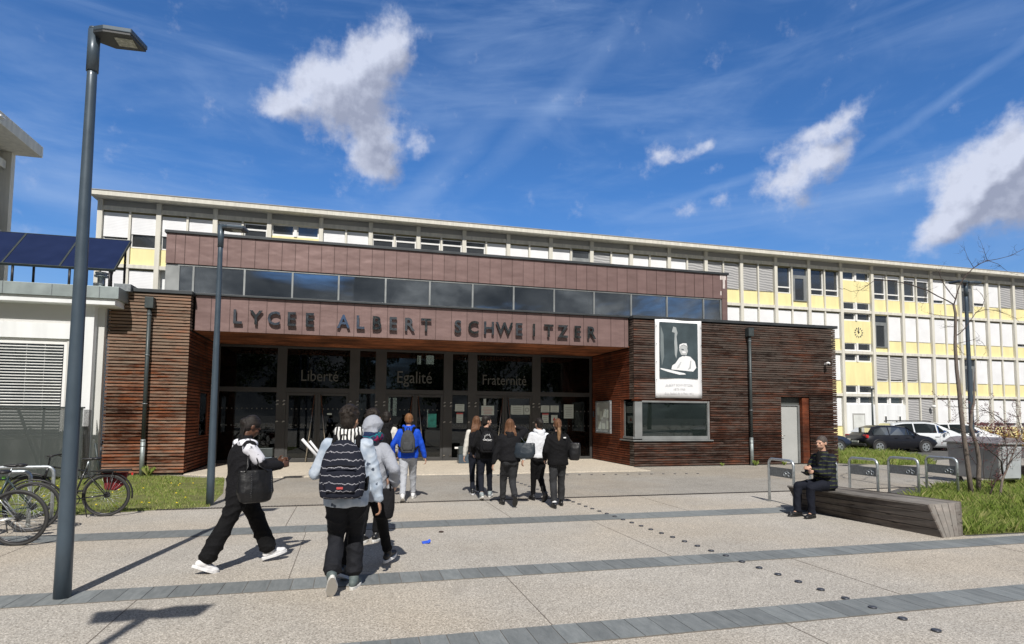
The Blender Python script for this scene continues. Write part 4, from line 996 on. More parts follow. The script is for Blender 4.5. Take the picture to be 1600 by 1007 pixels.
for i, x in enumerate((8.17, 9.15, 10.14, 11.16, 12.18)):
    t_ = thing('bike_stand', sl_[i], 'bike stand', (x, 10.15, 0), group='galvanised bike stands behind the bench')
    hoop(x, 9.8, 10.5, .855).build('hoop', m_galv, t_)
    pl = MB().box(x-.004, x+.004, 9.83, 10.47, .52, .70).build('plate', m_galv2, t_)
    b = MB()
    for cy in (9.91, 10.03): b.torus((x-.007, cy, .585), (1, 0, 0), .034, .009, 16, 6)
    b.tube([(x-.007, 9.91, .585), (x-.007, 9.95, .64), (x-.007, 10.01, .64), (x-.007, 10.03, .585)], .006, 5)
    b.build('bicycle_symbol', m_galv, pl)
for i, (y, x0, x1, lb) in enumerate(((11.05, -5.25, -4.46, 'galvanised hoop stand behind the black bicycle with red panniers'), (10.25, -5.2, -4.42, 'galvanised hoop stand between the two nearer bicycles'))):
    t_ = thing('bike_stand', lb, 'bike stand', ((x0+x1)/2, y, 0), group='galvanised hoop stands by the bicycles'); hoop(y, x0, x1, .83, alongx=True).build('hoop', m_galv, t_)

# ------------------------------------------------------------------ bicycles
m_frblk = M('black_bike_paint', (.02, .022, .025), .3, .2, coat=.4); m_frsil = M('silver_bike_paint', (.45, .47, .48), .3, .6, coat=.3)
m_frdrk = M('dark_teal_bike_paint', (.03, .05, .055), .3, .2, coat=.3); m_rim = M('dark_rim', (.06, .06, .065), .35, .7); m_red = M('red_pannier', (.16, .008, .012), .55, 0, .15, 8); m_green = M('green_light', (.12, .35, .04), .5); m_redl = M('red_reflector', (.5, .02, .02), .25)
def bicycle(label, loc, rz, m_f, fenders=True, pannier=False, wr=.34, drop=False, lean=0, green=False):
    t_ = thing('bicycle', label, 'bicycle', (0, 0, 0), group='bicycles parked at the hoops on the left')
    W = 1.05
    for xx in (0, W):
        w = MB().torus((xx, 0, wr), (0, 1, 0), wr-.021, .021, 44, 8).build('wheel', m_rubber, t_)
        MB().torus((xx, 0, wr), (0, 1, 0), wr-.045, .011, 44, 6).build('rim', m_rim, w)
        s_ = MB()
        for k in range(24):
            a = k*math.pi/12; s_.tube([(xx+.02*math.cos(a+1), (-1)**k*.025, wr+.02*math.sin(a+1)), (xx+(wr-.045)*math.cos(a), 0, wr+(wr-.045)*math.sin(a))], .0016, 4)
        s_.build('spokes', m_galv, w); MB().disc((xx, 0, wr), (0, 1, 0), .025, .09, 12).build('hub', m_black, w)
    bb = (.46, 0, .29); st = (.30, 0, .78); hd0 = (.86, 0, .62); hd1 = (.82, 0, .82); 
    f = MB(); f.tube([bb, st], .015, 8).tube([bb, hd0], .018, 8).tube([(.315, 0, .74), hd1], .015, 8).tube([hd0, hd1], .019, 8)
    for s_ in (-.05, .05):
        f.tube([(0, s_, wr), (.46, s_*.5, .29)], .009, 6).tube([(0, s_, wr), (.31, s_*.3, .74)], .008, 6).tube([(.865, s_*.9, .60), (.90, s_, .52), (W, s_, wr)], .010, 6)
    f.tube([(.865, -.05, .61), (.865, .05, .61)], .012, 6); f.build('frame', m_f, t_)
    MB().tube([st, (.27, 0, .90)], .012, 8).build('seat_post', m_galv, t_)
    MB().ell((.245, 0, .93), .13, .035, .022).ell((.16, 0, .935), .07, .075, .028).build('saddle', m_black, t_)
    h_ = MB()
    if drop: h_.tube([hd1, (.86, 0, .92)], .012, 8).tube([(.86, -.21, .92), (.86, .21, .92)], .013, 8); 
    else: h_.tube([hd1, (.80, 0, .98)], .013, 8).tube([(.70, -.29, 1.0), (.78, -.16, .99), (.83, 0, .98), (.78, .16, .99), (.70, .29, 1.0)], .012, 8)
    hb = h_.build('handlebar', m_black, t_)
    g_ = MB()
    for s_ in (-1, 1):
        if drop: g_.tube([(.86, s_*.21, .92), (.95, s_*.21, .91), (.97, s_*.21, .86), (.92, s_*.21, .80), (.84, s_*.21, .80)], .015, 8)
        else: g_.tube([(.66, s_*.31, 1.0), (.72, s_*.27, 1.0)], .018, 8).tube([(.80, s_*.2, 1.0), (.74, s_*.27, .96)], .006, 5)
    g_.build('grips', m_rubber, hb)
    c = MB(); c.torus(bb, (0, 1, 0), .09, .008, 24, 6); c.tube([(.46, -.06, .29), (.56, -.07, .15)], .009, 6); c.tube([(.46, .06, .29), (.36, .07, .43)], .009, 6); c.box(.53, .62, -.13, -.07, .135, .16); c.box(.30, .39, .07, .13, .42, .445)
    c.tube([(0, -.035, wr+.045), (.46, -.035, .38)], .004, 4).tube([(0, -.035, wr-.045), (.46, -.035, .20)], .004, 4); c.disc((0, -.035, wr), (0, 1, 0), .05, .02, 16)
    c.build('crankset', m_black, t_)
    if fenders:
        for xx, a0, a1 in ((0, R(-10), R(150)), (W, R(20), R(170))):
            pts = [(xx+(wr+.025)*math.cos(a0+(a1-a0)*k/14)*-1, 0, wr+(wr+.025)*math.sin(a0+(a1-a0)*k/14)) for k in range(15)]
            MB().tube(pts, .014, 6).build('mudguard', m_black, t_)
        k_ = MB(); k_.tube([(.30, .04, .28), (.22, .12, .02)], .008, 6); k_.build('kickstand', m_black, t_)
    if pannier:
        r_ = MB(); r_.tube([(-.32, -.06, .73), (.26, -.06, .73)], .006, 5).tube([(-.32, .06, .73), (.26, .06, .73)], .006, 5).tube([(-.1, -.07, .73), (0, -.06, wr)], .006, 5).tube([(-.1, .07, .73), (0, .06, wr)], .006, 5); r_.box(-.33, .1, -.08, .08, .735, .76)
        ra = r_.build('luggage_rack', m_black, t_)
        for s_ in (-1,):
            MB().extr([(-.27, s_*.085, .70), (-.22, s_*.085, .50), (-.10, s_*.085, .40), (.06, s_*.085, .42), (.10, s_*.085, .70)], (0, s_*.08, 0)).build('pannier', m_red, t_, bevel=.02)
    if green: MB().box(.15, .18, -.012, .012, .85, .88).build('light', m_green, t_)
    if pannier: MB().box(-.37, -.345, -.02, .02, .66, .70).build('reflector', m_redl, t_)
    t_.location = loc; t_.rotation_euler = (lean, 0, rz)
    return t_
bicycle('black city bicycle with red panniers on the edge of the lawn', (-3.80, 11.28, 0), R(183), m_frblk, True, True, wr=.345)
bicycle('silver bicycle with a bare rear wheel, nearest the camera at the left edge', (-4.02, 9.08, 0), R(176), m_frsil, False, False, wr=.355, drop=True, lean=-.06, green=True)
bicycle('dark bicycle standing behind the silver one at the left edge', (-4.30, 10.05, 0), R(186), m_frdrk, True, False, wr=.35, lean=.05)
bicycle('dark bicycle half hidden at the far left, fourth from the lawn edge', (-5.0, 9.75, 0), R(170), m_frblk, False, False, wr=.34, lean=-.04)

# ------------------------------------------------------------------ waste container
wc = thing('waste_container', 'large grey wheeled waste container behind the bare shrub', 'waste container', (15.75, 12.0, 0))
m_bin = M('grey_bin_plastic', (.33, .335, .34), .45, 0, .1, 3); m_bin_lit = M('sunlit_bin_end', (.50, .53, .56), .45, .3, .06, 3)
def frust(b, x0, x1, y0, y1, z0, z1, t, m=0):
    vs = [(x0+t, y0+t*.6, z0), (x1-t, y0+t*.6, z0), (x1-t, y1-t*.6, z0), (x0+t, y1-t*.6, z0), (x0, y0, z1), (x1, y0, z1), (x1, y1, z1), (x0, y1, z1)]
    return b.add(vs, [(3, 2, 1, 0), (4, 5, 6, 7), (0, 1, 5, 4), (1, 2, 6, 5), (2, 3, 7, 6), (3, 0, 4, 7)], m)
frust(MB(), 15.45, 16.25, 11.35, 12.72, .17, 1.05, .07).build('body', m_bin, wc, bevel=.03)
frust(MB(), 15.53, 16.17, 11.335, 11.36, .22, .98, .05).build('sunlit_end', m_bin_lit, wc, bevel=.01)  # end facing the sun, its brightness put into a paler colour
b = MB(); b.box(15.40, 16.30, 11.30, 12.77, 1.05, 1.10); b.build('rim', m_bin, wc, bevel=.012)
b = MB(); pts = [(15.42, 1.10), (15.6, 1.19), (15.85, 1.22), (16.1, 1.19), (16.28, 1.10)]
b.extr([(x, 11.33, z) for x, z in pts], (0, 1.40, 0)); b.build('lid', M('grey_lid', (.22, .20, .205), .5), wc, bevel=.01)
for x in (15.6, 16.1):
    for y in (11.55, 12.5): 
        w = MB().disc((x, y, .085), (1, 0, 0), .085, .04, 16).build('wheel', m_rubber, wc)
        MB().box(x-.04, x+.04, y-.03, y+.03, .12, .19).build('castor', m_galv2, w)
b = MB(); b.tube([(15.40, 11.6, .95), (15.34, 11.6, .95), (15.34, 12.4, .95), (15.40, 12.4, .95)], .012, 6); b.build('grab_rail', m_galv2, wc)
b = MB(); b.box(17.5, 18.4, 11.9, 12.5, 0, .42); b.build('low_block', m_bench, cat='bench', label='low dark timber block seat beyond the waste container')

# litter
b = MB(); b.obox((1.0, 8.07, .022), (.05, .008, .004), (-.004, .022, .006), (0, .002, .006)); b.obox((1.035, 8.05, .035), (.018, .01, .010), (-.006, .018, .01), (.002, .002, .004)); b.build('litter', M('blue_wrapper', (.03, .10, .62), .4), cat='litter', label='small blue wrapper lying on the paving')
b = MB(); b.ell((1.3, 8.75, .018), .04, .025, .012, nu=7, nv=5); b.build('dry_leaf', m_twig, cat='leaf', label='small dry leaf on the paving behind the blue wrapper')

# ------------------------------------------------------------------ trees and shrubs
def pathpx(lst, Y, dy=0, seed=0):
    r = random.Random(seed); n = len(lst)
    return [at(x, y, Y+dy*i/max(1, n-1)+r.uniform(-.03, .03)) for i, (x, y) in enumerate(lst)]
def twigs(b, pts, r0, r, n, L_, depth=0, buds=None, spread=1.0):
    # short crooked shoots off a branch
    for k in range(n):
        f = r.uniform(.15, 1)*(len(pts)-1); i = min(int(f), len(pts)-2); p = pts[i].lerp(pts[i+1], f-i)
        d = (pts[i+1]-pts[i]).normalized(); dv = Vector((r.gauss(0, 1), r.gauss(0, .8), r.gauss(.25, .7)))*spread
        d = (d*.7+dv).normalized(); l = L_*r.uniform(.4, 1.2); q = [p]
        for s_ in range(4):
            d = (d+Vector((r.gauss(0, .25), r.gauss(0, .25), r.gauss(.04, .22)))).normalized(); q.append(q[-1]+d*l/4)
        b.tube(q, [r0*(1-s_/5) for s_ in range(5)], 4, caps=False)
        if buds is not None:
            for s_ in range(5):
                c = q[r.randint(1, 4)]+Vector((r.gauss(0, .012), r.gauss(0, .012), r.gauss(0, .012))); a = Vector((r.gauss(0, 1), r.gauss(0, 1), r.gauss(0, 1))).normalized()*buds[1]*r.uniform(.5, 1.2); e = a.orthogonal().normalized()*buds[1]*.5
                buds[0].add([c, c+a*.6+e, c+a*1.3, c+a*.6-e], [(0, 1, 2, 3)])
        if depth: twigs(b, q, r0*.6, r, 3, L_*.45, depth-1, buds, spread)
t1 = thing('bare_tree', 'slender bare tree with thin crooked branches in front of the double lamp', 'tree', tuple(at(1518, 777, 10.1)))
trunk = pathpx([(1518, 778), (1514, 741), (1507, 690), (1501, 640), (1499, 614), (1494.7, 577), (1492.4, 540), (1493, 490), (1490, 476)], 10.1)
trunk[0].z = -.02
MB().tube(trunk, [.052, .047, .045, .042, .04, .036, .032, .027, .024], 10).build('trunk', m_bark, t1)
br = [([(1490, 478), (1493, 468), (1496, 456), (1501.5, 442), (1510, 430), (1521, 419), (1532, 412), (1542, 408), (1559, 405), (1579, 400), (1600, 389)], .016, .3),
 ([(1490, 476), (1480, 470), (1465, 463), (1450, 454.5), (1434, 449), (1416, 443), (1404, 441.5), (1392, 438.7), (1366, 438.7), (1356, 446), (1344.7, 453.6), (1330, 456), (1318, 450.7)], .013, -.3),
 ([(1493, 468), (1482, 454.6), (1472, 440), (1468, 430), (1470, 420)], .010, .2), ([(1542, 406), (1537, 390), (1532, 377)], .006, 0), ([(1521, 418), (1512, 403), (1506, 387)], .006, .1),
 ([(1491, 527), (1500, 521), (1508, 513), (1514, 504.5), (1524.5, 489.6), (1533.5, 482), (1538, 470), (1535, 461), (1524.5, 451)], .011, .35),
 ([(1524, 489), (1540, 484), (1554, 485), (1569, 490), (1587, 497), (1594, 505)], .008, .2), ([(1491.7, 495.6), (1468, 493), (1450, 490)], .007, -.2),
 ([(1493, 511), (1480, 511), (1469, 513.5)], .005, .1), ([(1495, 537), (1509.6, 534), (1521.5, 531), (1533.5, 533.6), (1539, 541), (1540, 553)], .007, -.2), ([(1495, 540), (1502, 549), (1508, 558)], .006, .1),
 ([(1542, 407), (1560, 413), (1575, 425), (1590, 430)], .006, .2), ([(1450, 455), (1446, 468), (1440, 480)], .005, .2)]
for i, (l, r0, dy) in enumerate(br):
    q = pathpx(l, 10.1, dy, i); rr = random.Random(i); b = MB(); b.tube(q, [r0*(1-.75*k/(len(q)-1)) for k in range(len(q))], 6)
    twigs(b, q, max(.0028, r0*.28), rr, 2+len(q), .26, 1); b.build('branch', m_twig, t1)
t2 = thing('bare_sapling', 'crooked bare stem just right of the slender bare tree', 'tree', tuple(at(1529, 766, 10.3)))
q = pathpx([(1529, 768), (1529, 745), (1530, 721), (1526, 696), (1516.5, 667), (1519, 640), (1522, 629), (1522, 600), (1524, 575)], 10.3); q[0].z = -.02
MB().tube(q, [.05, .046, .044, .04, .036, .030, .024, .014, .006], 9).build('trunk', m_bark, t2)
def shrub(label, base, stems, Y, seed, ntw, buds_n=.022, name='red_shrub'):
    t_ = thing(name, label, 'shrub', tuple(at(*base, Y))); rr = random.Random(seed)
    for l, r0, dy in stems:
        q = pathpx(l, Y, dy, seed+len(l)); b = MB(); bud = MB(); b.tube(q, [r0*(1-.7*k/(len(q)-1)) for k in range(len(q))], 6)
        twigs(b, q[1:] if len(q) > 3 else q, .004, rr, ntw, .42, 1, (bud, buds_n)); s_ = b.build('stem', m_twig if r0 < .02 else m_bark, t_); bud.build('red_leaves', m_redleaf, s_)
shrub('bare shrub with reddish new leaves at the right edge', (1560, 785), [([(1561, 786), (1566, 750), (1573, 734), (1578, 722), (1590, 690), (1597, 677), (1606, 640)], .026, .3), ([(1547, 772), (1556, 751), (1566, 741)], .018, .1),
  ([(1566, 741), (1564, 721), (1556, 712), (1549, 707), (1530, 690), (1508, 676), (1488, 668)], .013, -.4), ([(1573, 734), (1574, 702), (1568, 680), (1560, 660), (1545, 645), (1530, 634)], .011, .3), ([(1590, 690), (1575, 665), (1558, 650), (1540, 642), (1520, 640), (1500, 636), (1476, 634)], .009, -.3), ([(1597, 677), (1590, 650), (1580, 632)], .009, .2), ([(1578, 722), (1600, 700), (1620, 690)], .009, .2)], 9.4, 11, 9)
shrub('low reddish shrub behind the two bare stems', (1540, 775), [([(1540, 776), (1528, 730), (1508, 700), (1488, 690)], .010, .3), ([(1540, 776), (1536, 730), (1538, 700), (1530, 680)], .009, .2), ([(1541, 776), (1550, 730), (1562, 700), (1575, 690)], .009, .1), ([(1542, 776), (1570, 720), (1590, 690), (1612, 676)], .010, .2), ([(1548, 690), (1530, 668), (1512, 655), (1490, 652)], .006, .2)], 11.2, 12, 8)
def bush(name, label, c, rx, ry, rz_, n, mat, s=.06, seed=0, cat='bush', group=None):
    r = random.Random(seed); b = MB()
    for k in range(n):
        d = Vector((r.gauss(0, 1), r.gauss(0, 1), r.gauss(0, 1))).normalized()*(r.random()**.4)
        p = Vector((c[0]+d.x*rx, c[1]+d.y*ry, c[2]+rz_+d.z*rz_)); 
        if noise.noise(p*1.6) < -.25: continue
        a = Vector((r.gauss(0, 1), r.gauss(0, 1), r.gauss(0, 1))).normalized()*s*r.uniform(.6, 1.3); e = a.orthogonal().normalized()*s*.5
        b.add([p-a, p+e, p+a, p-e], [(0, 1, 2, 3)])
    t_ = thing(name, label, cat, c, group=group); b.build('foliage', mat, t_)
    q = MB()
    for k in range(6): q.tube([(c[0]+r.uniform(-.2, .2)*rx, c[1], 0), (c[0]+r.uniform(-.7, .7)*rx, c[1]+r.uniform(-.5, .5)*ry, rz_*1.5)], .02, 5)
    q.build('stems', m_twig, t_)
bush('flowering_bush', 'yellow flowering bush beyond the parked white cars', (34.2, 25.5, 0), 1.2, .8, .5, 900, m_yelleaf, .07, 3)
bush('flowering_bush', 'yellow flowering bush at the right picture edge', (37.0, 25.2, 0), 1.5, .9, .55, 1100, m_yelleaf, .07, 4)
bush('dark_bush', 'dark bush between the yellow flowering bushes', (35.6, 26.6, 0), 2.6, 1.2, .8, 3000, m_redleaf, .06, 5)
def bigtree(x, y, h, seed, label):
    r = random.Random(seed); t_ = thing('broad_tree', label, 'tree', (x, y, 0), group='trees across the street behind the camera')
    b = MB(); b.tube([(x, y, -.1), (x+.1, y, h*.3), (x-.1, y+.1, h*.55), (x, y, h*.8)], [.28, .22, .15, .05], 9)
    for k in range(7):
        a = r.uniform(0, 6.28); z = h*r.uniform(.3, .6); b.tube([(x, y, z), (x+math.cos(a)*h*.12, y+math.sin(a)*h*.12, z+h*.09), (x+math.cos(a)*h*.24, y+math.sin(a)*h*.24, z+h*.2)], [.1, .06, .02], 6)
    b.build('trunk', m_bark, t_); c = MB()
    cl = [(Vector((r.gauss(0, .17)*h, r.gauss(0, .17)*h, h*r.uniform(.35, .95))), h*r.uniform(.09, .17)) for k in range(26)]
    for k in range(5200):
        cc, cr = cl[r.randrange(len(cl))]; d = Vector((r.gauss(0, 1), r.gauss(0, 1), r.gauss(0, 1))).normalized()*cr*r.random()**.35
        p = Vector((x, y, 0))+cc+d; a = Vector((r.gauss(0, 1), r.gauss(0, 1), r.gauss(0, 1))).normalized()*.22; e = a.orthogonal().normalized()*.12
        c.add([p-a, p+e, p+a, p-e], [(0, 1, 2, 3)])
    c.build('crown', m_leafd, t_)
for i, (x, y, h) in enumerate(((-22, -27, 11), (-14, -30, 12.5), (-6, -28, 10.5), (2, -31, 13), (10, -28, 11), (18, -30, 12), (26, -29, 11.5), (35, -30, 12), (44, -28, 12))):
    bigtree(x, y, h, i, 'dark green broad-leaved tree across the street behind the camera')

# ------------------------------------------------------------------ cars
m_carglass = glassmat('car_glass', (.25, .28, .28), .7, .7, (.015, .02, .022), 1.5, 0)
def carpaint(name, col, metal=0):
    return M(name, col, .32, metal, .03, 1, coat=.25)
def car(label, loc, rz, paint, L_=4.0, W=1.68, H_=1.43, kind='hatch', rack=False):
    t_ = thing('parked_car', label, 'car', (0, 0, 0), group='cars parked beyond the verge'); hw = W/2
    if kind == 'hatch': prof = [(0, .50, .86), (.04, .42, .92), (.20, .30, 1.02), (.50, .24, 1.30), (.95, .22, 1.42), (1.8, .22, 1.43), (2.35, .22, 1.36), (3.0, .22, .95), (3.5, .24, .87), (3.85, .30, .74), (3.98, .40, .62)]; belt = .90; gx = (.22, 3.0)
    else: prof = [(0, .50, .95), (.05, .40, 1.05), (.22, .28, 1.2), (.45, .24, 1.48), (.9, .22, 1.56), (1.9, .22, 1.58), (2.4, .22, 1.50), (3.2, .22, 1.05), (3.65, .24, .92), (3.88, .30, .78), (3.98, .40, .62)]; belt = .96; gx = (.25, 3.15)
    sx = L_/4; sz = H_/(1.43 if kind == 'hatch' else 1.58)
    b = MB(); vs = []; nn = 13
    for (x, z0, z1) in prof:
        bz = min(belt, z1-.03) ; e = 1-.10*max(0, (abs(x-2)-1.5)/.5)**2
        ring = [(0, z0), (hw*.80*e, z0), (hw*.96*e, z0+.10), (hw*1.0*e, (z0+bz)/2), (hw*.97*e, bz-.04), (hw*(.93 if z1 > belt+.1 else .86)*e, bz), (hw*(.72+.2*(1 if z1 < belt+.1 else 0))*e*.98, z1-.05 if z1 > belt+.1 else z1-.015), (hw*.45*e, z1-.004), (0, z1)]
        full = ring+[(-y, z) for y, z in reversed(ring[1:-1])]
        vs.append([(x*sx, y, z*sz) for y, z in full])
    k = len(vs[0]); flatv = [p for s_ in vs for p in s_]
    fs = [(i*k+j, (i+1)*k+j, (i+1)*k+(j+1) % k, i*k+(j+1) % k) for i in range(len(vs)-1) for j in range(k)]
    fs += [tuple(range(k)), tuple(reversed(range((len(vs)-1)*k, len(vs)*k)))]
    b.add(flatv, fs, 0, True); bo = b.build('body', paint, t_)
    def top(x):
        for (xa, _, za), (xc, _, zc) in zip(prof, prof[1:]):
            if xa <= x <= xc: return za+(zc-za)*(x-xa)/(xc-xa)
    def side(x, z, s_, off=.012):
        zt = top(x); f = (z-belt)/max(.05, zt-.05-belt); y = hw*(.93+(.72*.98-.93)*min(1, max(0, f)))+off; return (x*sx, s_*y, z*sz)
    for s_ in (-1, 1):
        for xa, xb in ((gx[0]+.22, 1.28), (1.34, 2.32), (2.38, gx[1]-.28)):
            n = 5; lo = [(xa+(xb-xa)*i/n) for i in range(n+1)]
            pts = [side(x, belt+.03, s_) for x in lo]+[side(x, max(belt+.05, top(x)-.10), s_) for x in reversed(lo)]
            MB().extr(pts if s_ < 0 else pts[::-1], (0, -s_*.006, 0)).build('window', m_carglass, t_)
    def cross(xa, xb, nm, w0, w1):
        za, zb = top(xa), top(xb); d = Vector((xb-xa, 0, zb-za)).normalized(); nv = Vector((-d.z, 0, d.x)); nv = nv if nv.z > 0 else -nv
        o_ = nv*.012; pts = [Vector((xa*sx, -w0, za*sz))+o_, Vector((xb*sx, -w1, zb*sz))+o_, Vector((xb*sx, w1, zb*sz))+o_, Vector((xa*sx, w0, za*sz))+o_]
        MB().extr(pts, -nv*.006).build(nm, m_carglass, t_)
    cross(prof[6][0]+.03, prof[7][0]-.03, 'windscreen', hw*.66, hw*.82); cross(prof[2][0]+.03, prof[3][0]-.02, 'rear_window', hw*.78, hw*.64)
    for xw in (.72*sx, 3.25*sx):
        for s_ in (-1, 1):
            w = MB().disc((xw, s_*(hw-.09), .31), (0, 1, 0), .31, .20, 28).build('wheel', m_rubber, t_)
            MB().torus((xw, s_*(hw-.02), .33), (0, 1, 0), .345, .03, 28, 6).build('wheel_arch', m_black, w)
            rr_ = MB(); rr_.disc((xw, s_*(hw+.012), .31), (0, 1, 0), .20, .012, 24)
            ri_ = rr_.build('rim', m_galv, w); q = MB()
            for kk in range(5):
                a = kk*2*math.pi/5; q.disc((xw+math.cos(a)*.125, s_*(hw+.02), .31+math.sin(a)*.125), (0, 1, 0), .042, .006, 10)
            q.build('rim_holes', m_black, ri_)
    for s_ in (-1, 1):
        MB().box(.02*sx, .16*sx, s_*(hw-.30), s_*(hw-.02), .78*sz, .94*sz).build('tail_light', m_redl, t_, bevel=.02)
        MB().box(3.66*sx, 3.93*sx, s_*(hw-.40), s_*(hw-.09), .62*sz, .74*sz).build('headlight', m_lens, t_, bevel=.02)
        MB().ell((2.62*sx, s_*(hw+.09), .98*sz), .07, .10, .06).build('mirror', paint, t_)
        h_ = MB()
        for xx in (1.55, 2.2): h_.box(xx*sx, (xx+.16)*sx, s_*(hw-.005), s_*(hw+.012), .78*sz, .80*sz)
        h_.build('door_handle', m_black, t_)
    MB().box(-.015*sx, .0, -.26, .26, .50, .60).build('number_plate', m_pvc, t_); MB().box(-.02*sx, .12*sx, -hw*.86, hw*.86, .32, .47).build('rear_bumper', m_black if kind == 'hatch' else paint, t_, bevel=.03)
    MB().box(3.88*sx, 4.01*sx, -hw*.7, hw*.7, .36, .48).build('front_grille', m_black, t_, bevel=.02)
    if rack:
        for s_ in (-1, 1): MB().tube([(.6*sx, s_*hw*.62, 1.57*sz), (.7*sx, s_*hw*.62, 1.605*sz), (2.1*sx, s_*hw*.62, 1.605*sz), (2.2*sx, s_*hw*.62, 1.57*sz)], .03, 6).build('roof_rail', m_black, t_)
    t_.location = loc; t_.rotation_euler = (0, 0, rz); return t_
car('black hatchback parked nearest the timber building', (24.45, 24.9, -.05), R(-9), carpaint('black_car_paint', (.008, .009, .014)), 3.85, 1.66, 1.36)
car('white people carrier with roof rails parked beside the black hatchback', (27.0, 26.0, -.05), R(-18), carpaint('white_car_paint', (.62, .65, .68)), 4.35, 1.78, 1.55, 'mpv', True)
car('white car parked between the people carrier and the bushes', (30.4, 26.8, -.05), R(-20), carpaint('white_car_paint_far', (.66, .67, .68)), 4.2, 1.75, 1.50, 'mpv')
car('dark blue car mostly hidden behind the timber building', (19.9, 25.6, -.05), R(-9), carpaint('dark_blue_car_paint', (.02, .03, .06)), 3.9, 1.66, 1.38)

# ------------------------------------------------------------------ people
SKL = M('light_skin', (.52, .31, .22), .5, 0, .06, 20); SKM = M('tan_skin', (.40, .22, .14), .5, 0, .06, 20); SKD = M('dark_brown_skin', (.095, .042, .024), .42, 0, .08, 20)
def fabric(name, col, rough=.85, var=.14, vs=7, bump=.002, bs=180):
    m = M(name, col, rough, 0, var, vs, .012, 26, spec=.2)
    return m
def strandmat(name, a, b, st=(60, 60, 3)):
    m, q = newmat(name); n = q.noise(q.mapping(q.oc, scale=st), 1.0, 4, .6); q.put(q.p.inputs['Base Color'], q.ramp(n, [(.3, a), (.7, b)]))
    q.p.inputs['Roughness'].default_value = .55; q.p.inputs['Specular IOR Level'].default_value = .22
    bb = q.new('ShaderNodeBump'); bb.inputs['Distance'].default_value = .006; q.put(bb.inputs['Height'], n); q.l.new(bb.outputs[0], q.p.inputs['Normal']); return m
H_BLK = strandmat('black_hair', (.006, .005, .005), (.03, .024, .02)); H_BRN = strandmat('brown_hair', (.06, .028, .014), (.20, .10, .055)); H_BLD = strandmat('dark_blond_hair', (.12, .065, .03), (.34, .21, .12))
H_GNG = strandmat('ginger_brown_hair', (.12, .05, .02), (.28, .14, .06)); H_CURL = strandmat('curly_black_hair', (.005, .004, .004), (.035, .026, .02), (70, 70, 70)); H_GREY = strandmat('short_greying_hair', (.035, .028, .024), (.13, .11, .10), (80, 80, 80))
H_BRAID = strandmat('braided_black_hair', (.004, .004, .004), (.030, .024, .022), (4, 4, 90))
C_BLK = fabric('black_cloth', (.006, .006, .007)); C_BLK2 = fabric('soft_black_cloth', (.009, .009, .011)); C_JEAN = fabric('black_denim', (.013, .014, .018), .8, .3, 5); C_GJEAN = fabric('grey_black_denim', (.030, .031, .034), .8, .35, 5)
C_NAVY = fabric('dark_navy_cloth', (.010, .012, .020)); C_BLUE = fabric('royal_blue_cloth', (.012, .075, .55), .6); C_PALE = fabric('pale_grey_joggers', (.40, .42, .46), .9, .1); C_WHITE = fabric('white_sweatshirt', (.66, .68, .72), .9, .07)
C_PUFF = fabric('grey_padded_cloth', (.34, .36, .41), .7, .1); C_CREAM = fabric('off_white_cloth', (.62, .60, .55), .9, .08); C_DGREY = fabric('dark_grey_canvas', (.055, .058, .062), .8, .2); C_LEATH = M('black_leather', (.006, .006, .007), .36, 0, .1, 6, .006, 9); C_LEATHN = M('dark_navy_leather', (.018, .026, .036), .38, 0, .1, 6, .002, 40)
C_WSHOE = M('white_shoe', (.72, .72, .73), .5, 0, .06); C_BSHOE = M('black_shoe', (.014, .014, .015), .4); C_GSHOE = M('grey_shoe', (.28, .32, .33), .6); C_GRSHOE = M('grey_green_shoe', (.11, .14, .14), .7); C_SOLE = M('pale_sole', (.66, .65, .62), .7)
def patmat(name, fn, rough=.85):
    m, q = newmat(name); sx = q.new('ShaderNodeSeparateXYZ'); q.put(sx.inputs[0], q.oc); q.put(q.p.inputs['Base Color'], fn(q, sx.outputs)); q.p.inputs['Roughness'].default_value = rough; q.p.inputs['Specular IOR Level'].default_value = .2; return m
def f_hood(q, s):
    v = q.math('SINE', q.math('ADD', q.math('MULTIPLY', s[0], 190), q.math('MULTIPLY', q.noise(q.oc, 7, 2), 9))); return q.mix(q.math('GREATER_THAN', v, -.1), (.02, .02, .02), (.72, .72, .70))
C_HOOD = patmat('black_and_white_striped_cloth', f_hood)
def f_pack(q, s):
    v = q.math('FRACT', q.math('ADD', q.math('MULTIPLY', s[2], 14.5), q.math('MULTIPLY', q.noise(q.mapping(q.oc, scale=(1, 1, .25)), 22, 3), 1.1))); return q.mix(q.ramp(v, [(.0, .0), (.86, 0), (.89, 1), (.94, 1), (.97, 0)]), (.012, .014, .024), (.36, .36, .40))
C_PACK = patmat('navy_cloth_with_wavy_white_lines', f_pack)
def f_denim(q, s):
    v = q.new('ShaderNodeTexVoronoi'); q.put(v.inputs['Vector'], q.mapping(q.oc, scale=(1, .6, 1))); v.inputs['Scale'].default_value = 11
    base = q.ramp(q.noise(q.oc, 12, 4), [(.3, (.30, .37, .47)), (.7, (.52, .58, .66))]); d = q.math('ADD', v.outputs['Distance'], q.math('MULTIPLY', q.noise(q.oc, 60, 2), .25)); return q.mix(q.ramp(d, [(.30, 1), (.34, 0)]), base, (.07, .09, .13))
C_DENIM = patmat('bleached_denim_with_dark_stars', f_denim)
def f_plaid(q, s):
    z = q.math('FRACT', q.math('ADD', q.math('MULTIPLY', s[2], 15), q.math('MULTIPLY', q.noise(q.oc, 6, 2), .9))); x = q.math('FRACT', q.math('MULTIPLY', q.math('ADD', s[0], s[1]), 11))
    c = q.mix(q.ramp(z, [(.55, 0), (.6, .85), (.80, .85), (.85, 0)]), (.012, .014, .026), (.075, .088, .03)); return q.mix(q.ramp(x, [(.6, 0), (.65, .55), (.85, .55), (.9, 0)]), c, (.012, .012, .018))
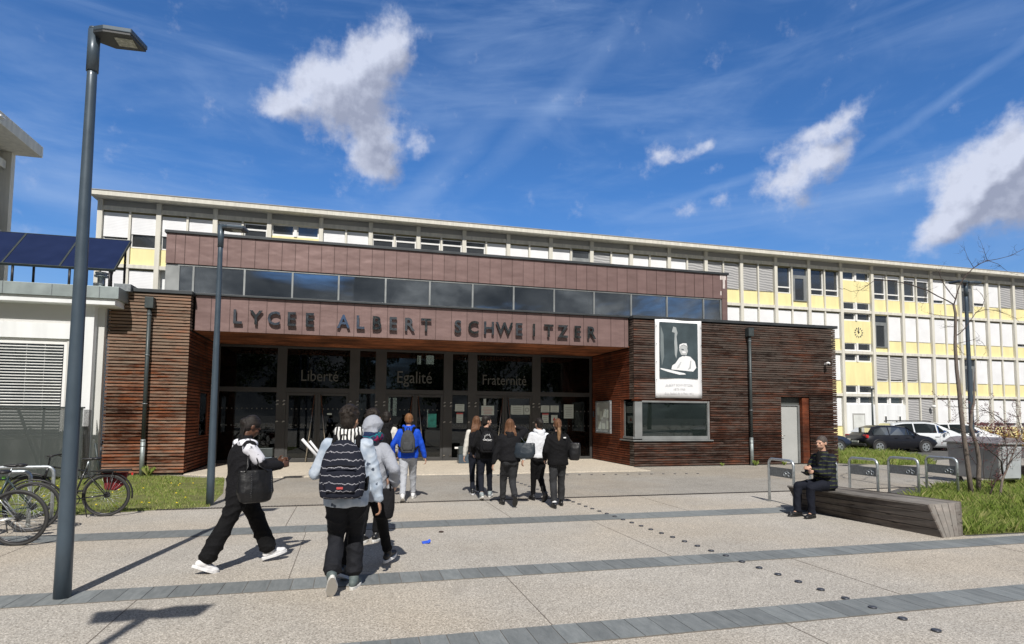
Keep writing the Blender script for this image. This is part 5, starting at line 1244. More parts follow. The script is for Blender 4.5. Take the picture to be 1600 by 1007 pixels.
C_PLAID = patmat('navy_and_olive_checked_wool', f_plaid)
def f_scarf(q, s):
    v = q.noise(q.oc, 9, 2); return q.ramp(v, [(.40, (.01, .02, .06)), (.46, (.01, .16, .19)), (.52, (.02, .025, .07)), (.58, (.22, .015, .06)), (.66, (.02, .03, .09))], 'CONSTANT')
C_SCARF = patmat('teal_navy_and_crimson_scarf', f_scarf)
def f_shoul(q, s):
    v = q.noise(q.mapping(q.oc, scale=(1, 1, .6)), 17, 3); return q.mix(q.ramp(v, [(.57, 0), (.62, 1)]), (.72, .72, .78), (.16, .17, .20))
C_SHOUL = patmat('white_cloth_with_grey_print', f_shoul)

import numpy as np
VOX = [1.0]
def clay(b, name, mat, parent, vox=.011, sm=3, wr=0, ws=(9, 9, 14), seed=0):
    me = b.mesh('tmp'); o = bpy.data.objects.new('tmp', me); COL.objects.link(o)
    r = o.modifiers.new('r', 'REMESH'); r.mode = 'VOXEL'; r.voxel_size = vox*(VOX[0] if name != 'body' or vox > .009 else 1+(VOX[0]-1)*.3); r.use_smooth_shade = True
    s_ = o.modifiers.new('s', 'SMOOTH'); s_.factor = .6; s_.iterations = sm
    dg = bpy.context.evaluated_depsgraph_get(); m2 = bpy.data.meshes.new_from_object(o.evaluated_get(dg)); bpy.data.objects.remove(o); bpy.data.meshes.remove(me)
    if wr:
        n_ = len(m2.vertices); co = np.empty(n_*3, dtype=np.float32); no = np.empty(n_*3, dtype=np.float32); m2.vertices.foreach_get('co', co); m2.vertex_normals.foreach_get('vector', no)
        co = co.reshape(-1, 3); no = no.reshape(-1, 3); x, y, z = co.T; sd_ = seed*1.7; k = ws[2]/15
        ph = z*36*k+x*16*math.cos(sd_)+2.6*np.sin(9*x+6*z+sd_)+2.2*np.sin(11*y-7*z+2*sd_)+1.2*np.sin(23*x+19*y+sd_)
        ridge = (1-np.abs(np.sin(ph/2)))**1.6; mask = .55+.45*np.sin(7*x+13*z+sd_)*np.sin(9*y-8*z+3*sd_)
        ph2 = z*30*k-x*34+1.8*np.sin(12*y+9*z+sd_)+1.5*np.sin(8*x-15*z); r2 = (1-np.abs(np.sin(ph2/2)))**2
        d = wr*(1.5*ridge*mask*mask+1.5*r2*(1-mask)-.55+.55*np.sin(6*x+5*z+sd_)*np.sin(7*y+4*z))
        co += no*d[:, None]; m2.vertices.foreach_set('co', co.ravel())
    for p in m2.polygons: p.use_smooth = True
    m2.materials.clear(); m2.materials.append(mat); m2.name = name
    o = bpy.data.objects.new(name, m2); COL.objects.link(o); o.parent = parent; return o
def ballrod(b, pts, rads, n=12):
    for i, (p, r) in enumerate(zip(pts, rads)):
        b.ell(p, r, r, r, nu=n, nv=8)
    for i in range(len(pts)-1):
        p, q = Vector(pts[i]), Vector(pts[i+1])
        if (q-p).length > 1e-4: b.tube([p, q], [rads[i], rads[i+1]], n)
def ring_tube(b, rings, n=18):
    # rings: (centre, axis a, axis b)
    vs = []; 
    for c, a, d in rings:
        for j in range(n): th = 2*math.pi*j/n; vs.append(Vector(c)+Vector(a)*math.cos(th)+Vector(d)*math.sin(th))
    k = len(rings); b.add(vs, [(i*n+j, i*n+(j+1) % n, (i+1)*n+(j+1) % n, (i+1)*n+j) for i in range(k-1) for j in range(n)]+[tuple(reversed(range(n))), tuple((k-1)*n+j for j in range(n))])
def ik(a, t, l1, l2, pole):
    d = t-a; L_ = min(d.length, (l1+l2)*.999); u = d.normalized(); t2 = a+u*L_
    x = (l1*l1-l2*l2+L_*L_)/(2*L_); h = math.sqrt(max(0, l1*l1-x*x)); pv = (pole-u*pole.dot(u)).normalized(); return a+u*x+pv*h, t2
def human(label, loc, rz, h=1.72, hip=None, lean=3, side=0, twist=0, feet=None, hands=None, elb=None, head=(0, 0), skin=SKL, slim=1.0, knee=None, fist=.9, glasses=False, beard=None):
    """feet: ((x,y,z,pitch,yaw) left, right); hands: (x,y,z) left, right"""
    S = h/1.75; P_ = {}; t_ = thing('person', label, 'person')
    hz = (hip if hip is not None else .925*S); la, sa, tw = R(lean), R(side), R(twist)
    U = Vector((math.sin(sa), math.sin(la), math.cos(la)*math.cos(sa))).normalized(); hipc = Vector((0, 0, hz))
    Xt = Vector((math.cos(tw), math.sin(tw), 0)); Xt = (Xt-U*Xt.dot(U)).normalized(); Yt = U.cross(Xt)
    Xp = Vector((math.cos(tw*.2), math.sin(tw*.2), 0)); Xp = (Xp-U*Xp.dot(U)).normalized(); Yp = U.cross(Xp)
    neck = hipc+U*.545*S; W_ = slim
    sh = [neck-U*.080*S-Xt*.168*S*W_, neck-U*.080*S+Xt*.168*S*W_]; hj = [hipc-Xp*.085*S-U*.0, hipc+Xp*.085*S]
    ank, kn, el, wr_ = [], [], [], []
    for i in range(2):
        fx, fy, fz, fp, fyaw = feet[i]; a = Vector((fx, fy, fz)); k_, a2 = ik(hj[i], a, .435*S, .425*S, knee[i] if knee else Vector((.0, 1, .05))); kn.append(k_); ank.append(a2)
        e_ = elb[i] if elb else Vector(((-1 if i == 0 else 1)*.5, -1, -.3)); k_, w2 = ik(sh[i], Vector(hands[i]), .295*S, .255*S, e_); el.append(k_); wr_.append(w2)
    hy, hp = R(head[0]), R(head[1])
    F0 = Vector((-math.sin(hy), math.cos(hy), 0)); Hf = (F0*math.cos(hp)-Vector((0, 0, 1))*math.sin(hp)).normalized(); Hx = Vector((math.cos(hy), math.sin(hy), 0)); Hu = Hx.cross(Hf)
    hc = neck+U*.07*S+Hu*.085*S+Hf*.02*S; HM = Matrix((Hx, Hf, Hu)).transposed()
    P_.update(S=S, U=U, Xt=Xt, Yt=Yt, Xp=Xp, Yp=Yp, neck=neck, hipc=hipc, sh=sh, hj=hj, kn=kn, ank=ank, el=el, wr=wr_, hc=hc, HM=HM, Hf=Hf, Hx=Hx, Hu=Hu, feet=feet, root=t_)
    b = MB()
    ring_tube(b, [(hipc-U*.06*S, Xp*.145*S*W_, Yp*.10*S), (hipc+U*.03*S, Xp*.160*S*W_, Yp*.105*S), (hipc+U*.16*S, Xp*.130*S*W_, Yp*.09*S), (hipc+U*.34*S, Xt*.155*S*W_, Yt*.108*S), (hipc+U*.44*S, Xt*.150*S*W_, Yt*.095*S), (hipc+U*.50*S, Xt*.09*S*W_, Yt*.062*S), (hipc+U*.55*S, Xt*.06*S, Yt*.058*S)])
    ballrod(b, [neck-U*.03*S, neck+U*.05*S+Hf*.01*S, hc-Hu*.05*S], [.056*S, .053*S, .055*S])
    for i in range(2):
        ballrod(b, [hj[i], hj[i].lerp(kn[i], .5), kn[i], kn[i].lerp(ank[i], .3), ank[i]], [.092*S, .075*S, .054*S, .056*S, .037*S])
        ballrod(b, [sh[i], sh[i].lerp(el[i], .5), el[i], el[i].lerp(wr_[i], .4), wr_[i]], [.042*S, .040*S, .034*S, .036*S, .025*S])
        fx, fy, fz, fp, fyaw = feet[i]; fd = Vector((-math.sin(R(fyaw))*math.cos(R(fp)), math.cos(R(fyaw))*math.cos(R(fp)), -math.sin(R(fp))))
        ballrod(b, [ank[i], ank[i]+fd*.11*S-Vector((0, 0, .045*S))], [.034*S, .022*S])
        # hand: palm, four fingers of different length, thumb from the side of the palm
        d = (wr_[i]-el[i]).normalized(); sgn = -1 if i == 0 else 1; inw = Vector((-sgn, .15, 0)); nrm = (inw-d*inw.dot(d)).normalized(); side_ = d.cross(nrm)*sgn
        if side_.y < 0 and abs(d.z) > .5: side_ = -side_
        pc = wr_[i]+d*.05*S; pm = Matrix((side_, nrm, d)).transposed(); b.ell(pc, .040*S, .015*S, .050*S, pm); b.ell(pc+d*.02*S, .039*S, .014*S, .032*S, pm)
        for k, fl in enumerate((.070, .078, .073, .058)):
            o_ = side_*(.028-.0185*k)*S; p0 = pc+d*.040*S+o_; c1 = fist*.5; c2 = fist*1.2
            p1 = p0+(d*math.cos(c1)+nrm*math.sin(c1))*fl*.45*S; p2 = p1+(d*math.cos(c2)+nrm*math.sin(c2))*fl*.32*S; p3 = p2+(d*math.cos(c2+.5)+nrm*math.sin(c2+.5))*fl*.25*S
            ballrod(b, [p0, p1, p2, p3], [.0098*S, .0092*S, .0085*S, .0075*S], 8)
        p0 = pc+side_*.030*S-d*.015*S; p1 = p0+(side_*.75+d*.6+nrm*.2).normalized()*.034*S; p2 = p1+(d*.85+side_*.1+nrm*.5).normalized()*.028*S; ballrod(b, [p0, p1, p2], [.0125*S, .0105*S, .0085*S], 8)
    # head with face
    b.ell(hc+Hu*.018*S-Hf*.008*S, .076*S, .096*S, .098*S, HM); b.ell(hc-Hu*.040*S+Hf*.028*S, .058*S, .068*S, .072*S, HM); b.ell(hc-Hu*.088*S+Hf*.062*S, .028*S, .026*S, .022*S, HM)
    b.ell(hc+Hf*.082*S+Hu*.018*S, .052*S, .018*S, .014*S, HM)
    b.tube([hc+Hf*.090*S+Hu*.010*S, hc+Hf*.115*S-Hu*.028*S], [.009*S, .016*S], 8); b.ell(hc+Hf*.108*S-Hu*.030*S, .019*S, .014*S, .011*S, HM)
    b.ell(hc+Hf*.088*S-Hu*.056*S, .026*S, .014*S, .008*S, HM); b.ell(hc+Hf*.086*S-Hu*.068*S, .022*S, .014*S, .008*S, HM)
    for s_ in (-1, 1):
        b.ell(hc+Hx*s_*.078*S-Hf*.008*S-Hu*.008*S, .008*S, .019*S, .032*S, HM); b.ell(hc+Hf*.066*S+Hx*s_*.040*S-Hu*.020*S, .024*S, .022*S, .018*S, HM)
    clay(b, 'body', skin, t_, .0078, 2)
    e_ = MB()
    for s_ in (-1, 1): e_.ell(hc+Hf*.083*S+Hx*s_*.031*S+Hu*.002*S, .012*S, .009*S, .008*S, HM)
    o = e_.build('eyes', C_BLK, t_)
    if glasses:
        g_ = MB()
        for s_ in (-1, 1): g_.torus(hc+Hf*.106*S+Hx*s_*.034*S, Hf, .025*S, .0028*S, 20, 5); g_.tube([hc+Hf*.104*S+Hx*s_*.058*S, hc+Hx*s_*.082*S+Hu*.004*S], .003, 5)
        g_.tube([hc+Hf*.108*S-Hx*.010*S, hc+Hf*.108*S+Hx*.010*S], .0028, 5); g_.build('glasses', C_BLK, t_)
    t_.location = (loc[0], loc[1], loc[2] if len(loc) > 2 else .006); t_.rotation_euler = (0, 0, R(rz)); return P_
def place(P_, o):      # things worn or held share the wearer's frame
    o.location = P_['root'].location; o.rotation_euler = P_['root'].rotation_euler; return o
def trousers(P_, mat, th=.098, kn=.072, hem=.062, hemz=.06, wr=.006, seed=0, vox=.0115, crease=1.0):
    S = P_['S']; b = MB(); c, U = P_['hipc'], P_['U']
    ring_tube(b, [(c-U*.09*S, P_['Xp']*.150*S, P_['Yp']*.112*S), (c-U*.0*S, P_['Xp']*.172*S, P_['Yp']*.125*S), (c+U*.10*S, P_['Xp']*.150*S, P_['Yp']*.108*S)])
    b.ell(c-P_['Yp']*.055*S-U*.03*S-P_['Xp']*.07*S, .09*S, .075*S, .10*S); b.ell(c-P_['Yp']*.055*S-U*.03*S+P_['Xp']*.07*S, .09*S, .075*S, .10*S)
    for i in range(2):
        h_, k_, a_ = P_['hj'][i], P_['kn'][i], P_['ank'][i]; d = (a_-k_).normalized(); e_ = a_-d*(hemz-.02)
        ballrod(b, [h_, h_.lerp(k_, .35), h_.lerp(k_, .75), k_, k_.lerp(e_, .4), e_.lerp(k_, .08)], [th*1.02*S, th*S, (th*.35+kn*.65)*S, kn*S, (kn*.4+hem*.6)*S, hem*.98*S], 14)
        b.tube([e_.lerp(k_, .1), e_], [hem*S, hem*1.04*S], 14)
    return clay(b, 'trousers', mat, P_['root'], vox, 2, wr, (11, 11, 17), seed)
def shoes(P_, mat, sole=C_SOLE, L_=.27, boot=0, toe=None):
    S = P_['S']
    for i in range(2):
        fx, fy, fz, fp, fyaw = P_['feet'][i]; fd = Vector((-math.sin(R(fyaw))*math.cos(R(fp)), math.cos(R(fyaw))*math.cos(R(fp)), -math.sin(R(fp)))); sx = Vector((math.cos(R(fyaw)), math.sin(R(fyaw)), 0)); up = sx.cross(fd)
        a = P_['ank'][i]; base = a-up*.075*S; Mx = Matrix((sx, fd, up)).transposed(); b = MB()
        b.ell(base-fd*.035*S+up*.040*S, .040*S, .055*S, .045*S, Mx); b.ell(base+fd*.06*S+up*.036*S, .043*S, .09*S, .038*S, Mx); b.ell(base+fd*.125*S+up*.026*S, .047*S, .062*S, .030*S, Mx)
        ballrod(b, [a-up*.02*S, a+up*(.01+boot)*S], [.046*S, .048*S])
        o = clay(b, 'shoe', mat, P_['root'], .0085, 2); q = MB(); n = 16; pts = []
        for k in range(n):
            th = 2*math.pi*k/n; w = .052 if math.cos(th) > 0 else .045; pts.append(base+fd*(.045+.152*math.cos(th))*S+sx*(w*math.sin(th)*(1.05 if math.cos(th) > 0 else .95))*S-up*.017*S)
        q.extr(pts, up*.032*S); s_ = q.build('sole', sole, o, bevel=.004)
def jacket(P_, mat, hem=.05, bulk=1.0, sl=1.0, wr=.006, seed=0, hood=None, collar=.03, name='jacket', cuff=.0, fit=1.0, sleeve_mat=None, split=None, vox=.0115):
    """hem: how far below the hip joint the garment ends (in body units)"""
    S = P_['S']; b = MB(); c, U, Xt, Yt, Xp, Yp = [P_[k] for k in ('hipc', 'U', 'Xt', 'Yt', 'Xp', 'Yp')]; B = bulk
    rg = [(c-U*hem*S, Xp*.178*B*S, Yp*.135*B*S), (c-U*(hem-.04)*S, Xp*.186*B*S*fit, Yp*.142*B*S), (c+U*.12*S, Xp*.178*B*S*fit, Yp*.135*B*S), (c+U*.30*S, Xt*.188*B*S, Yt*.145*B*S), (c+U*.41*S, Xt*.186*B*S, Yt*.130*B*S), (c+U*.465*S, Xt*.168*B*S, Yt*.108*B*S), (c+U*.50*S, Xt*.135*S, Yt*.09*S), (c+U*.53*S, Xt*.088*S, Yt*.078*S), (c+U*(.545+collar)*S, Xt*.072*S, Yt*.072*S)]
    ring_tube(b, rg, 22); s2 = b if sleeve_mat is None else MB()
    for i in range(2):
        s_, e_, w_ = P_['sh'][i], P_['el'][i], P_['wr'][i]; d = (w_-e_).normalized()
        s_ = s_-U*.004*S+(c-s_).normalized()*.012*S; ballrod(s2, [s_, s_.lerp(e_, .5), e_, e_.lerp(w_, .5), w_-d*(.02-cuff)*S], [.068*sl*S, .061*sl*S, .055*sl*S, .050*sl*S, .039*sl*S], 13)
        s2.ell(w_-d*.045*S, .046*sl*S, .046*sl*S, .03*S)
    o = clay(b, name, mat, P_['root'], vox, 2, wr, (10, 10, 15), seed)
    if sleeve_mat: clay(s2, 'sleeves', sleeve_mat, o, vox, 2, wr, (10, 10, 15), seed+5)
    if hood:
        q = MB(); n0 = P_['neck']; hk = hood if not isinstance(hood, bool) else mat
        hs = 1.22 if not isinstance(hood, bool) else 1.0
        for k in range(9):
            a = math.pi*(k/8); q.ell(n0+U*(.015+.03*(hs-1)*4)*S+Xt*math.cos(a)*.098*S-Yt*(math.sin(a)*.095-.02)*S-U*math.sin(a)*.03*S, .040*S*hs, .038*S*hs, .045*S*hs)
        q.ell(n0-Yt*.10*S-U*.075*S, .085*S, .040*S, .085*S); q.ell(n0-Yt*.085*S-U*.02*S, .085*S, .035*S, .05*S)
        clay(q, 'hood', hk, P_['root'], .0095, 2, .003, (14, 14, 14), seed)
    return o
def hair(P_, mat, style='short', wr=.003, seed=0, length=.3):
    S = P_['S']; hc, HM, Hf, Hx, Hu = [P_[k] for k in ('hc', 'HM', 'Hf', 'Hx', 'Hu')]; b = MB()
    if style != 'crop': b.ell(hc+Hu*.034*S-Hf*.018*S, .086*S, .100*S, .100*S, HM, 20, 12); b.ell(hc-Hf*.045*S-Hu*.02*S, .076*S, .070*S, .078*S, HM)
    if style in ('short', 'curly', 'crop'):
        if style == 'crop': b.ell(hc+Hu*.034*S-Hf*.014*S, .082*S, .096*S, .096*S, HM, 20, 12); b.ell(hc-Hf*.035*S-Hu*.012*S, .080*S, .068*S, .072*S, HM)
        else: b.ell(hc+Hu*.08*S+Hf*.03*S, .07*S, .075*S, .05*S, HM)
        if style == 'curly':
            r = random.Random(seed)
            for k in range(90):
                a, e_ = r.uniform(0, 6.28), r.uniform(.05, 1.5); q = hc+Hu*(.04+.105*math.cos(e_))*S+(Hx*math.cos(a)*.088+Hf*(math.sin(a)*.10-.018))*math.sin(e_)*S; b.ell(q, .017*S, .017*S, .017*S, None, 8, 5)
    if style == 'bun': b.ell(hc+Hu*.09*S-Hf*.085*S, .05*S, .05*S, .045*S, HM)
    if style == 'lowbun': b.ell(hc-Hf*.10*S+Hu*.02*S, .042*S, .04*S, .042*S, HM)
    if style == 'long':
        D = Vector((0, 0, -1)); bk = -P_['Yt']
        for k in range(-4, 5):
            x = k/4; r0 = hc+Hx*x*.070*S-Hf*(.070-.045*abs(x))*S+Hu*.02*S
            ballrod(b, [r0, r0+D*.10*S+bk*.02*S+Hx*x*.01*S, r0+D*.20*S+bk*.06*S+Hx*x*.035*S, r0+D*(length+.02*math.sin(k*2))*S+bk*.055*S+Hx*x*.05*S], [.030*S, .032*S, .028*S, .010*S], 8)
    if style == 'ponytail':
        bk = -P_['Yt']; p0 = hc-Hf*.11*S+Hu*.045*S; b.ell(p0, .024*S, .022*S, .024*S)
        ballrod(b, [p0, p0+bk*.04*S-Vector((0, 0, .05*S)), p0+bk*.055*S-Vector((0, 0, .16*S)), p0+bk*.05*S-Vector((.006, 0, .28*S)), p0+bk*.035*S-Vector((.012, 0, .38*S))], [.022*S, .036*S, .040*S, .028*S, .008*S], 10)
    if style == 'braids':
        bk = -P_['Yt']; r = random.Random(seed)
        b.ell(hc-Hf*.10*S+Hu*.0*S, .05*S, .05*S, .055*S, HM)
        for k in range(-4, 5):
            x = k/4; r0 = hc+Hx*x*.05*S-Hf*.10*S-Hu*.01*S; ballrod(b, [r0, r0+bk*.02*S-Vector((0, 0, .12*S)), r0+bk*.03*S-Vector((0, 0, .24*S))], [.013*S, .012*S, .008*S], 7)
    return clay(b, 'hair', mat, P_['root'], .0085, 1 if style in ('curly', 'braids') else 2, wr, (30, 30, 9), seed)
def thingat(P_, name, label, cat): return thing(name, label, cat)
def backpack(P_, label, mat, w=.16, d=.085, h=.24, drop=.0, pmat=None, strap=C_BLK, bulge=1.0, xo=0, tiltx=0):
    S = P_['S']; t_ = thing('backpack', label, 'backpack'); U, Xt, Yt = P_['U'], P_['Xt'], P_['Yt']; c = P_['neck']-U*(.05+h+drop)*S-Yt*(.125+d)*S+Xt*xo; b = MB(); HM = Matrix((Xt, Yt, U)).transposed()
    rg = []
    for f, s_ in ((-1, .72), (-.93, .92), (-.6, 1.0), (-.1, 1.0), (.3, .92), (.62, .76), (.86, .52), (1.0, .25)): rg.append((c+U*h*f*S-Yt*.015*S*(1-f), Xt*w*s_*S, Yt*d*s_*S*bulge))
    n = 20; vs = []
    for q, a, e_ in rg:
        for j in range(n):
            th = 2*math.pi*j/n; cx_, cy_ = math.cos(th), math.sin(th); k = (abs(cx_)**2.6+abs(cy_)**2.6)**(-1/2.6); vs.append(Vector(q)+Vector(a)*cx_*k+Vector(e_)*cy_*k)
    b.add(vs, [(i*n+j, i*n+(j+1) % n, (i+1)*n+(j+1) % n, (i+1)*n+j) for i in range(len(rg)-1) for j in range(n)]+[tuple(reversed(range(n))), tuple((len(rg)-1)*n+j for j in range(n))])
    clay(b, 'body', mat, t_, .0105, 2, .005, (9, 9, 9), 3)
    q = MB(); q.ell(c-U*h*.45*S-Yt*d*bulge*1.02*S, w*.80*S, .045*S, h*.42*S, HM, 18, 10); q.obox(c-U*h*.42*S-Yt*(d*bulge+.02)*S, Xt*w*.62*S, Yt*.022*S, U*h*.34*S); clay(q, 'front_pocket', pmat or mat, t_, .0105, 3, .003, (9, 9, 9), 5)
    q = MB()
    for s_ in (-1, 1):
        x = s_*w*.55; q.tube([c+U*h*.75*S+Xt*x*S+Yt*d*.6*S, P_['neck']-U*.012*S+Xt*s_*.105*S-Yt*.085*S, P_['neck']+U*.005*S+Xt*s_*.11*S, P_['neck']-U*.06*S+Xt*s_*.125*S+Yt*.125*S, P_['neck']-U*.26*S+Xt*s_*.155*S+Yt*.13*S, P_['neck']-U*.38*S+Xt*s_*.19*S-Yt*.02*S, c-U*h*.7*S+Xt*s_*w*.95*S+Yt*d*.7*S], [.022*S]*7, 8)
    q.tube([c+U*h*.98*S-Xt*.03*S, c+U*(h+.045)*S-Xt*.02*S, c+U*(h+.045)*S+Xt*.02*S, c+U*h*.98*S+Xt*.03*S], .009*S, 6)
    q.build('straps', strap, t_)
    P_['packc'] = c; P_['packback'] = (c, w, d*bulge, h); P_['pack'] = t_; return place(P_, t_)
def tote(P_, label, mat, c, w, h, d, yaw=0, side=1, strap=True, name='handbag', flare=1.0):
    S = P_['S']; t_ = thing(name, label, 'bag'); a = R(yaw); X = Vector((math.cos(a), math.sin(a), 0)); Y_ = Vector((-math.sin(a), math.cos(a), 0)); Z = Vector((0, 0, 1)); c = Vector(c); b = MB(); rg = []
    for f, s_, e_ in ((-1, .62, .75), (-.88, .84, 1.15), (-.3, 1.0, 1.2), (.4, 1.0*flare, .85), (1.0, .96*flare, .40)): rg.append((c+Z*h*(f-.06*(1-abs(f))), X*w*s_, Y_*d*e_))
    n = 20; vs = []
    for q, aa, e_ in rg:
        for j in range(n):
            th = 2*math.pi*j/n; cx_, cy_ = math.cos(th), math.sin(th); k = (abs(cx_)**2.7+abs(cy_)**2.7)**(-1/2.7); vs.append(Vector(q)+aa*cx_*k+e_*cy_*k)
    b.add(vs, [(i*n+j, i*n+(j+1) % n, (i+1)*n+(j+1) % n, (i+1)*n+j) for i in range(len(rg)-1) for j in range(n)]+[tuple(reversed(range(n))), tuple((len(rg)-1)*n+j for j in range(n))])
    clay(b, 'body', mat, t_, .0105, 3, .004, (7, 7, 7), 2)
    if strap:
        sp = P_['sh'][0 if side < 0 else 1]; q = MB()
        for s_ in (-1, 1):
            q.tube([c+Z*h*.9+X*w*.6-Y_*d*.5*s_, sp.lerp(c, .5)+X*w*.3+Xs(P_, side)*.03-Y_*.02*s_, sp+P_['U']*.075*S+P_['Xt']*side*(-.02+.012*s_), sp.lerp(c, .5)-X*w*.3+Xs(P_, side)*.03-Y_*.02*s_, c+Z*h*.9-X*w*.6-Y_*d*.5*s_], .0085, 6)
        q.build('strap', mat, t_)
    P_['bag'] = t_; P_['bagc'] = c; return place(P_, t_)
def Xs(P_, s): return P_['Xt']*s
V = Vector
LOCAL_FRAME[0] = True

# 1 woman with braids, striding to the right, reading her phone
P_ = human('woman with dark braids and glasses striding right, looking at her phone', (-1.15, 7.30), -64, 1.70, hip=.88, lean=3, feet=((-.07, .37, .105, -12, 0), (.07, -.36, .12, 24, 0)), hands=((-.06, .40, 1.13), (.10, .40, 1.10)), elb=(V((-.5, -.6, -1)), V((.6, -.7, -1))), head=(0, 32), skin=SKD, glasses=True)
hair(P_, H_BRAID, 'braids', .004, 1); trousers(P_, C_BLK, .112, .098, .098, .045, .013, 1); shoes(P_, C_WSHOE, C_WSHOE)
j = jacket(P_, C_BLK2, .17, 1.16, 1.22, .012, 1, collar=.04)
b = MB(); S = P_['S']
b.ell(P_['neck']-P_['U']*.06*S+P_['Xt']*.085*S, .10*S, .118*S, .062*S); b.ell(P_['neck']-P_['U']*.06*S-P_['Xt']*.085*S, .10*S, .118*S, .062*S)
for i in range(2): ballrod(b, [P_['sh'][i]-P_['U']*.03*S, P_['sh'][i].lerp(P_['el'][i], .62)], [.088*S, .080*S], 13)
clay(b, 'shoulder_panels', C_SHOUL, j, .011, 2, .005, (10, 10, 15), 4)
t_ = thing('phone', 'dark phone held up by the striding woman in both hands', 'phone'); MB().obox((.02, .475, 1.12), (.036, 0, 0), (0, .05, .055), (0, -.004, .004)).build('body', C_LEATH, t_); place(P_, t_)
tote(P_, 'large black shiny shoulder bag at the hip of the striding woman', C_LEATH, (.28, .06, .90), .19, .175, .075, 84, 1, flare=.95)
b = MB()
for xx in (-.02, .19):
    for k in range(12): b.ell((.40, xx+.0, .80+.022*k), .004, .004, .004, None, 6, 4)
b.build('studs', m_chrome, P_['bag'])

# 2 student with striped backpack
P_ = human('student in a bleached denim jacket with a striped hood, seen from behind', (-.02, 6.10), -4, 1.79, hip=.915, lean=5, twist=-4, feet=((-.095, -.21, .205, 48, 8), (.085, .12, .085, 0, -10)), hands=((-.20, .30, 1.14), (.31, .04, .83)), elb=(V((-.7, -.5, -1)), V((1, -.6, 0))), head=(-20, 6), skin=SKM)
hair(P_, H_CURL, 'curly', 0, 3); trousers(P_, C_JEAN, .106, .082, .088, .075, .012, 2); shoes(P_, C_GRSHOE)
jacket(P_, C_DENIM, .11, 1.15, 1.24, .012, 2, hood=C_HOOD)
backpack(P_, 'navy backpack with wavy white lines on the back of the denim-jacketed student', C_PACK, .205, .115, .265, -.005)
c, w_, d_, h_ = P_['packback']; b = MB(); b.obox(c-P_['U']*.17-P_['Yt']*(d_+.055), P_['Xt']*.028, P_['Yt']*.003, P_['U']*.010); b.build('label_patch', m_redink, P_['pack'])
b = MB(); b.tube([c+P_['U']*.02-P_['Yt']*(d_+.045)-P_['Xt']*.13, c+P_['U']*.03-P_['Yt']*(d_+.062), c+P_['U']*.02-P_['Yt']*(d_+.045)+P_['Xt']*.13], .006, 6); b.build('zip', C_BLK, P_['pack'])
t_ = thing('paper_roll', 'white rolled papers held by the student with the striped backpack', 'papers'); b = MB(); b.tube([(-.235, .16, 1.20), (-.44, .12, 1.44)], .015, 10); b.tube([(-.20, .18, 1.20), (-.37, .14, 1.42)], .012, 10); b.build('sheets', C_WSHOE, t_); place(P_, t_)

# 3 hooded person with scarf
P_ = human('person in a light grey padded jacket with the hood up and a coloured scarf', (.20, 6.75), -30, 1.70, hip=.87, lean=5, feet=((-.06, -.38, .13, 25, 0), (.06, .40, .105, -10, 0)), hands=((-.26, .14, .92), (.27, .10, .93)), elb=(V((-1, -1, -.2)), V((1, -1, -.2))), head=(-10, 8), skin=SKL)
b = MB(); S = P_['S']; b.ell(P_['hc']+P_['Hu']*.025*S-P_['Hf']*.015*S, .108*S, .120*S, .115*S, P_['HM'], 20, 12); b.ell(P_['hc']-P_['Hu']*.01*S-P_['Hf']*.085*S, .085*S, .07*S, .085*S, P_['HM']); b.ell(P_['hc']-P_['Hu']*.06*S-P_['Hf']*.06*S, .115*S, .085*S, .06*S, P_['HM']); b.ell(P_['neck']+P_['U']*.05*S-P_['Yt']*.03*S, .11*S, .10*S, .07*S); clay(b, 'raised_hood', C_PUFF, P_['root'], .0105, 2, .012, (12, 12, 12), 3)
b = MB(); b.torus(P_['neck']+P_['U']*.045*S-P_['Yt']*.01*S, P_['U'], .096*S, .058*S, 24, 10); b.ell(P_['neck']-P_['Yt']*.10*S+P_['U']*.02*S, .155*S, .075*S, .075*S); clay(b, 'scarf', C_SCARF, P_['root'], .0105, 2, .007, (12, 12, 18), 4)
trousers(P_, C_BLK, .095, .068, .060, .06, .006, 3); shoes(P_, C_BSHOE, C_WSHOE); jacket(P_, C_PUFF, .12, 1.18, 1.28, .012, 3, vox=.012)
tote(P_, 'black shoulder bag hanging beside the grey hooded jacket', C_BLK2, (.20, -.02, .74), .12, .16, .055, 20, 1)

VOX[0] = 1.3
# 4 curly head behind
P_ = human('person with dark curly hair half hidden behind the grey hood', (.27, 8.30), -28, 1.74, lean=2, feet=((-.06, -.1, .09, 0, 0), (.06, .1, .09, 0, 0)), hands=((-.20, .1, .85), (.20, .1, .85)), head=(-35, 0), skin=SKL)
hair(P_, H_CURL, 'curly', 0, 7); trousers(P_, C_BLK, .092, .066, .056, .05, .005, 4); shoes(P_, C_BSHOE); jacket(P_, C_BLK2, .08, 1.05, 1.0, .006, 4)

# 5 pale trousers and dark hood
P_ = human('person with a black hood, pale jacket and pale grey trousers left of the blue top', (.72, 12.75), -6, 1.72, lean=3, feet=((-.09, -.20, .12, 15, 0), (.09, .22, .085, 0, 0)), hands=((-.25, .05, .85), (.26, .08, .88)), head=(-10, 5), skin=SKM)
hair(P_, H_BLK, 'curly', 0, 9); trousers(P_, C_PALE, .095, .075, .062, .05, .006, 5); shoes(P_, C_WSHOE); jacket(P_, C_CREAM, .08, 1.12, 1.1, .006, 5, hood=C_BLK)
backpack(P_, 'black rucksack on the person in pale grey trousers', C_BLK, .14, .07, .20)

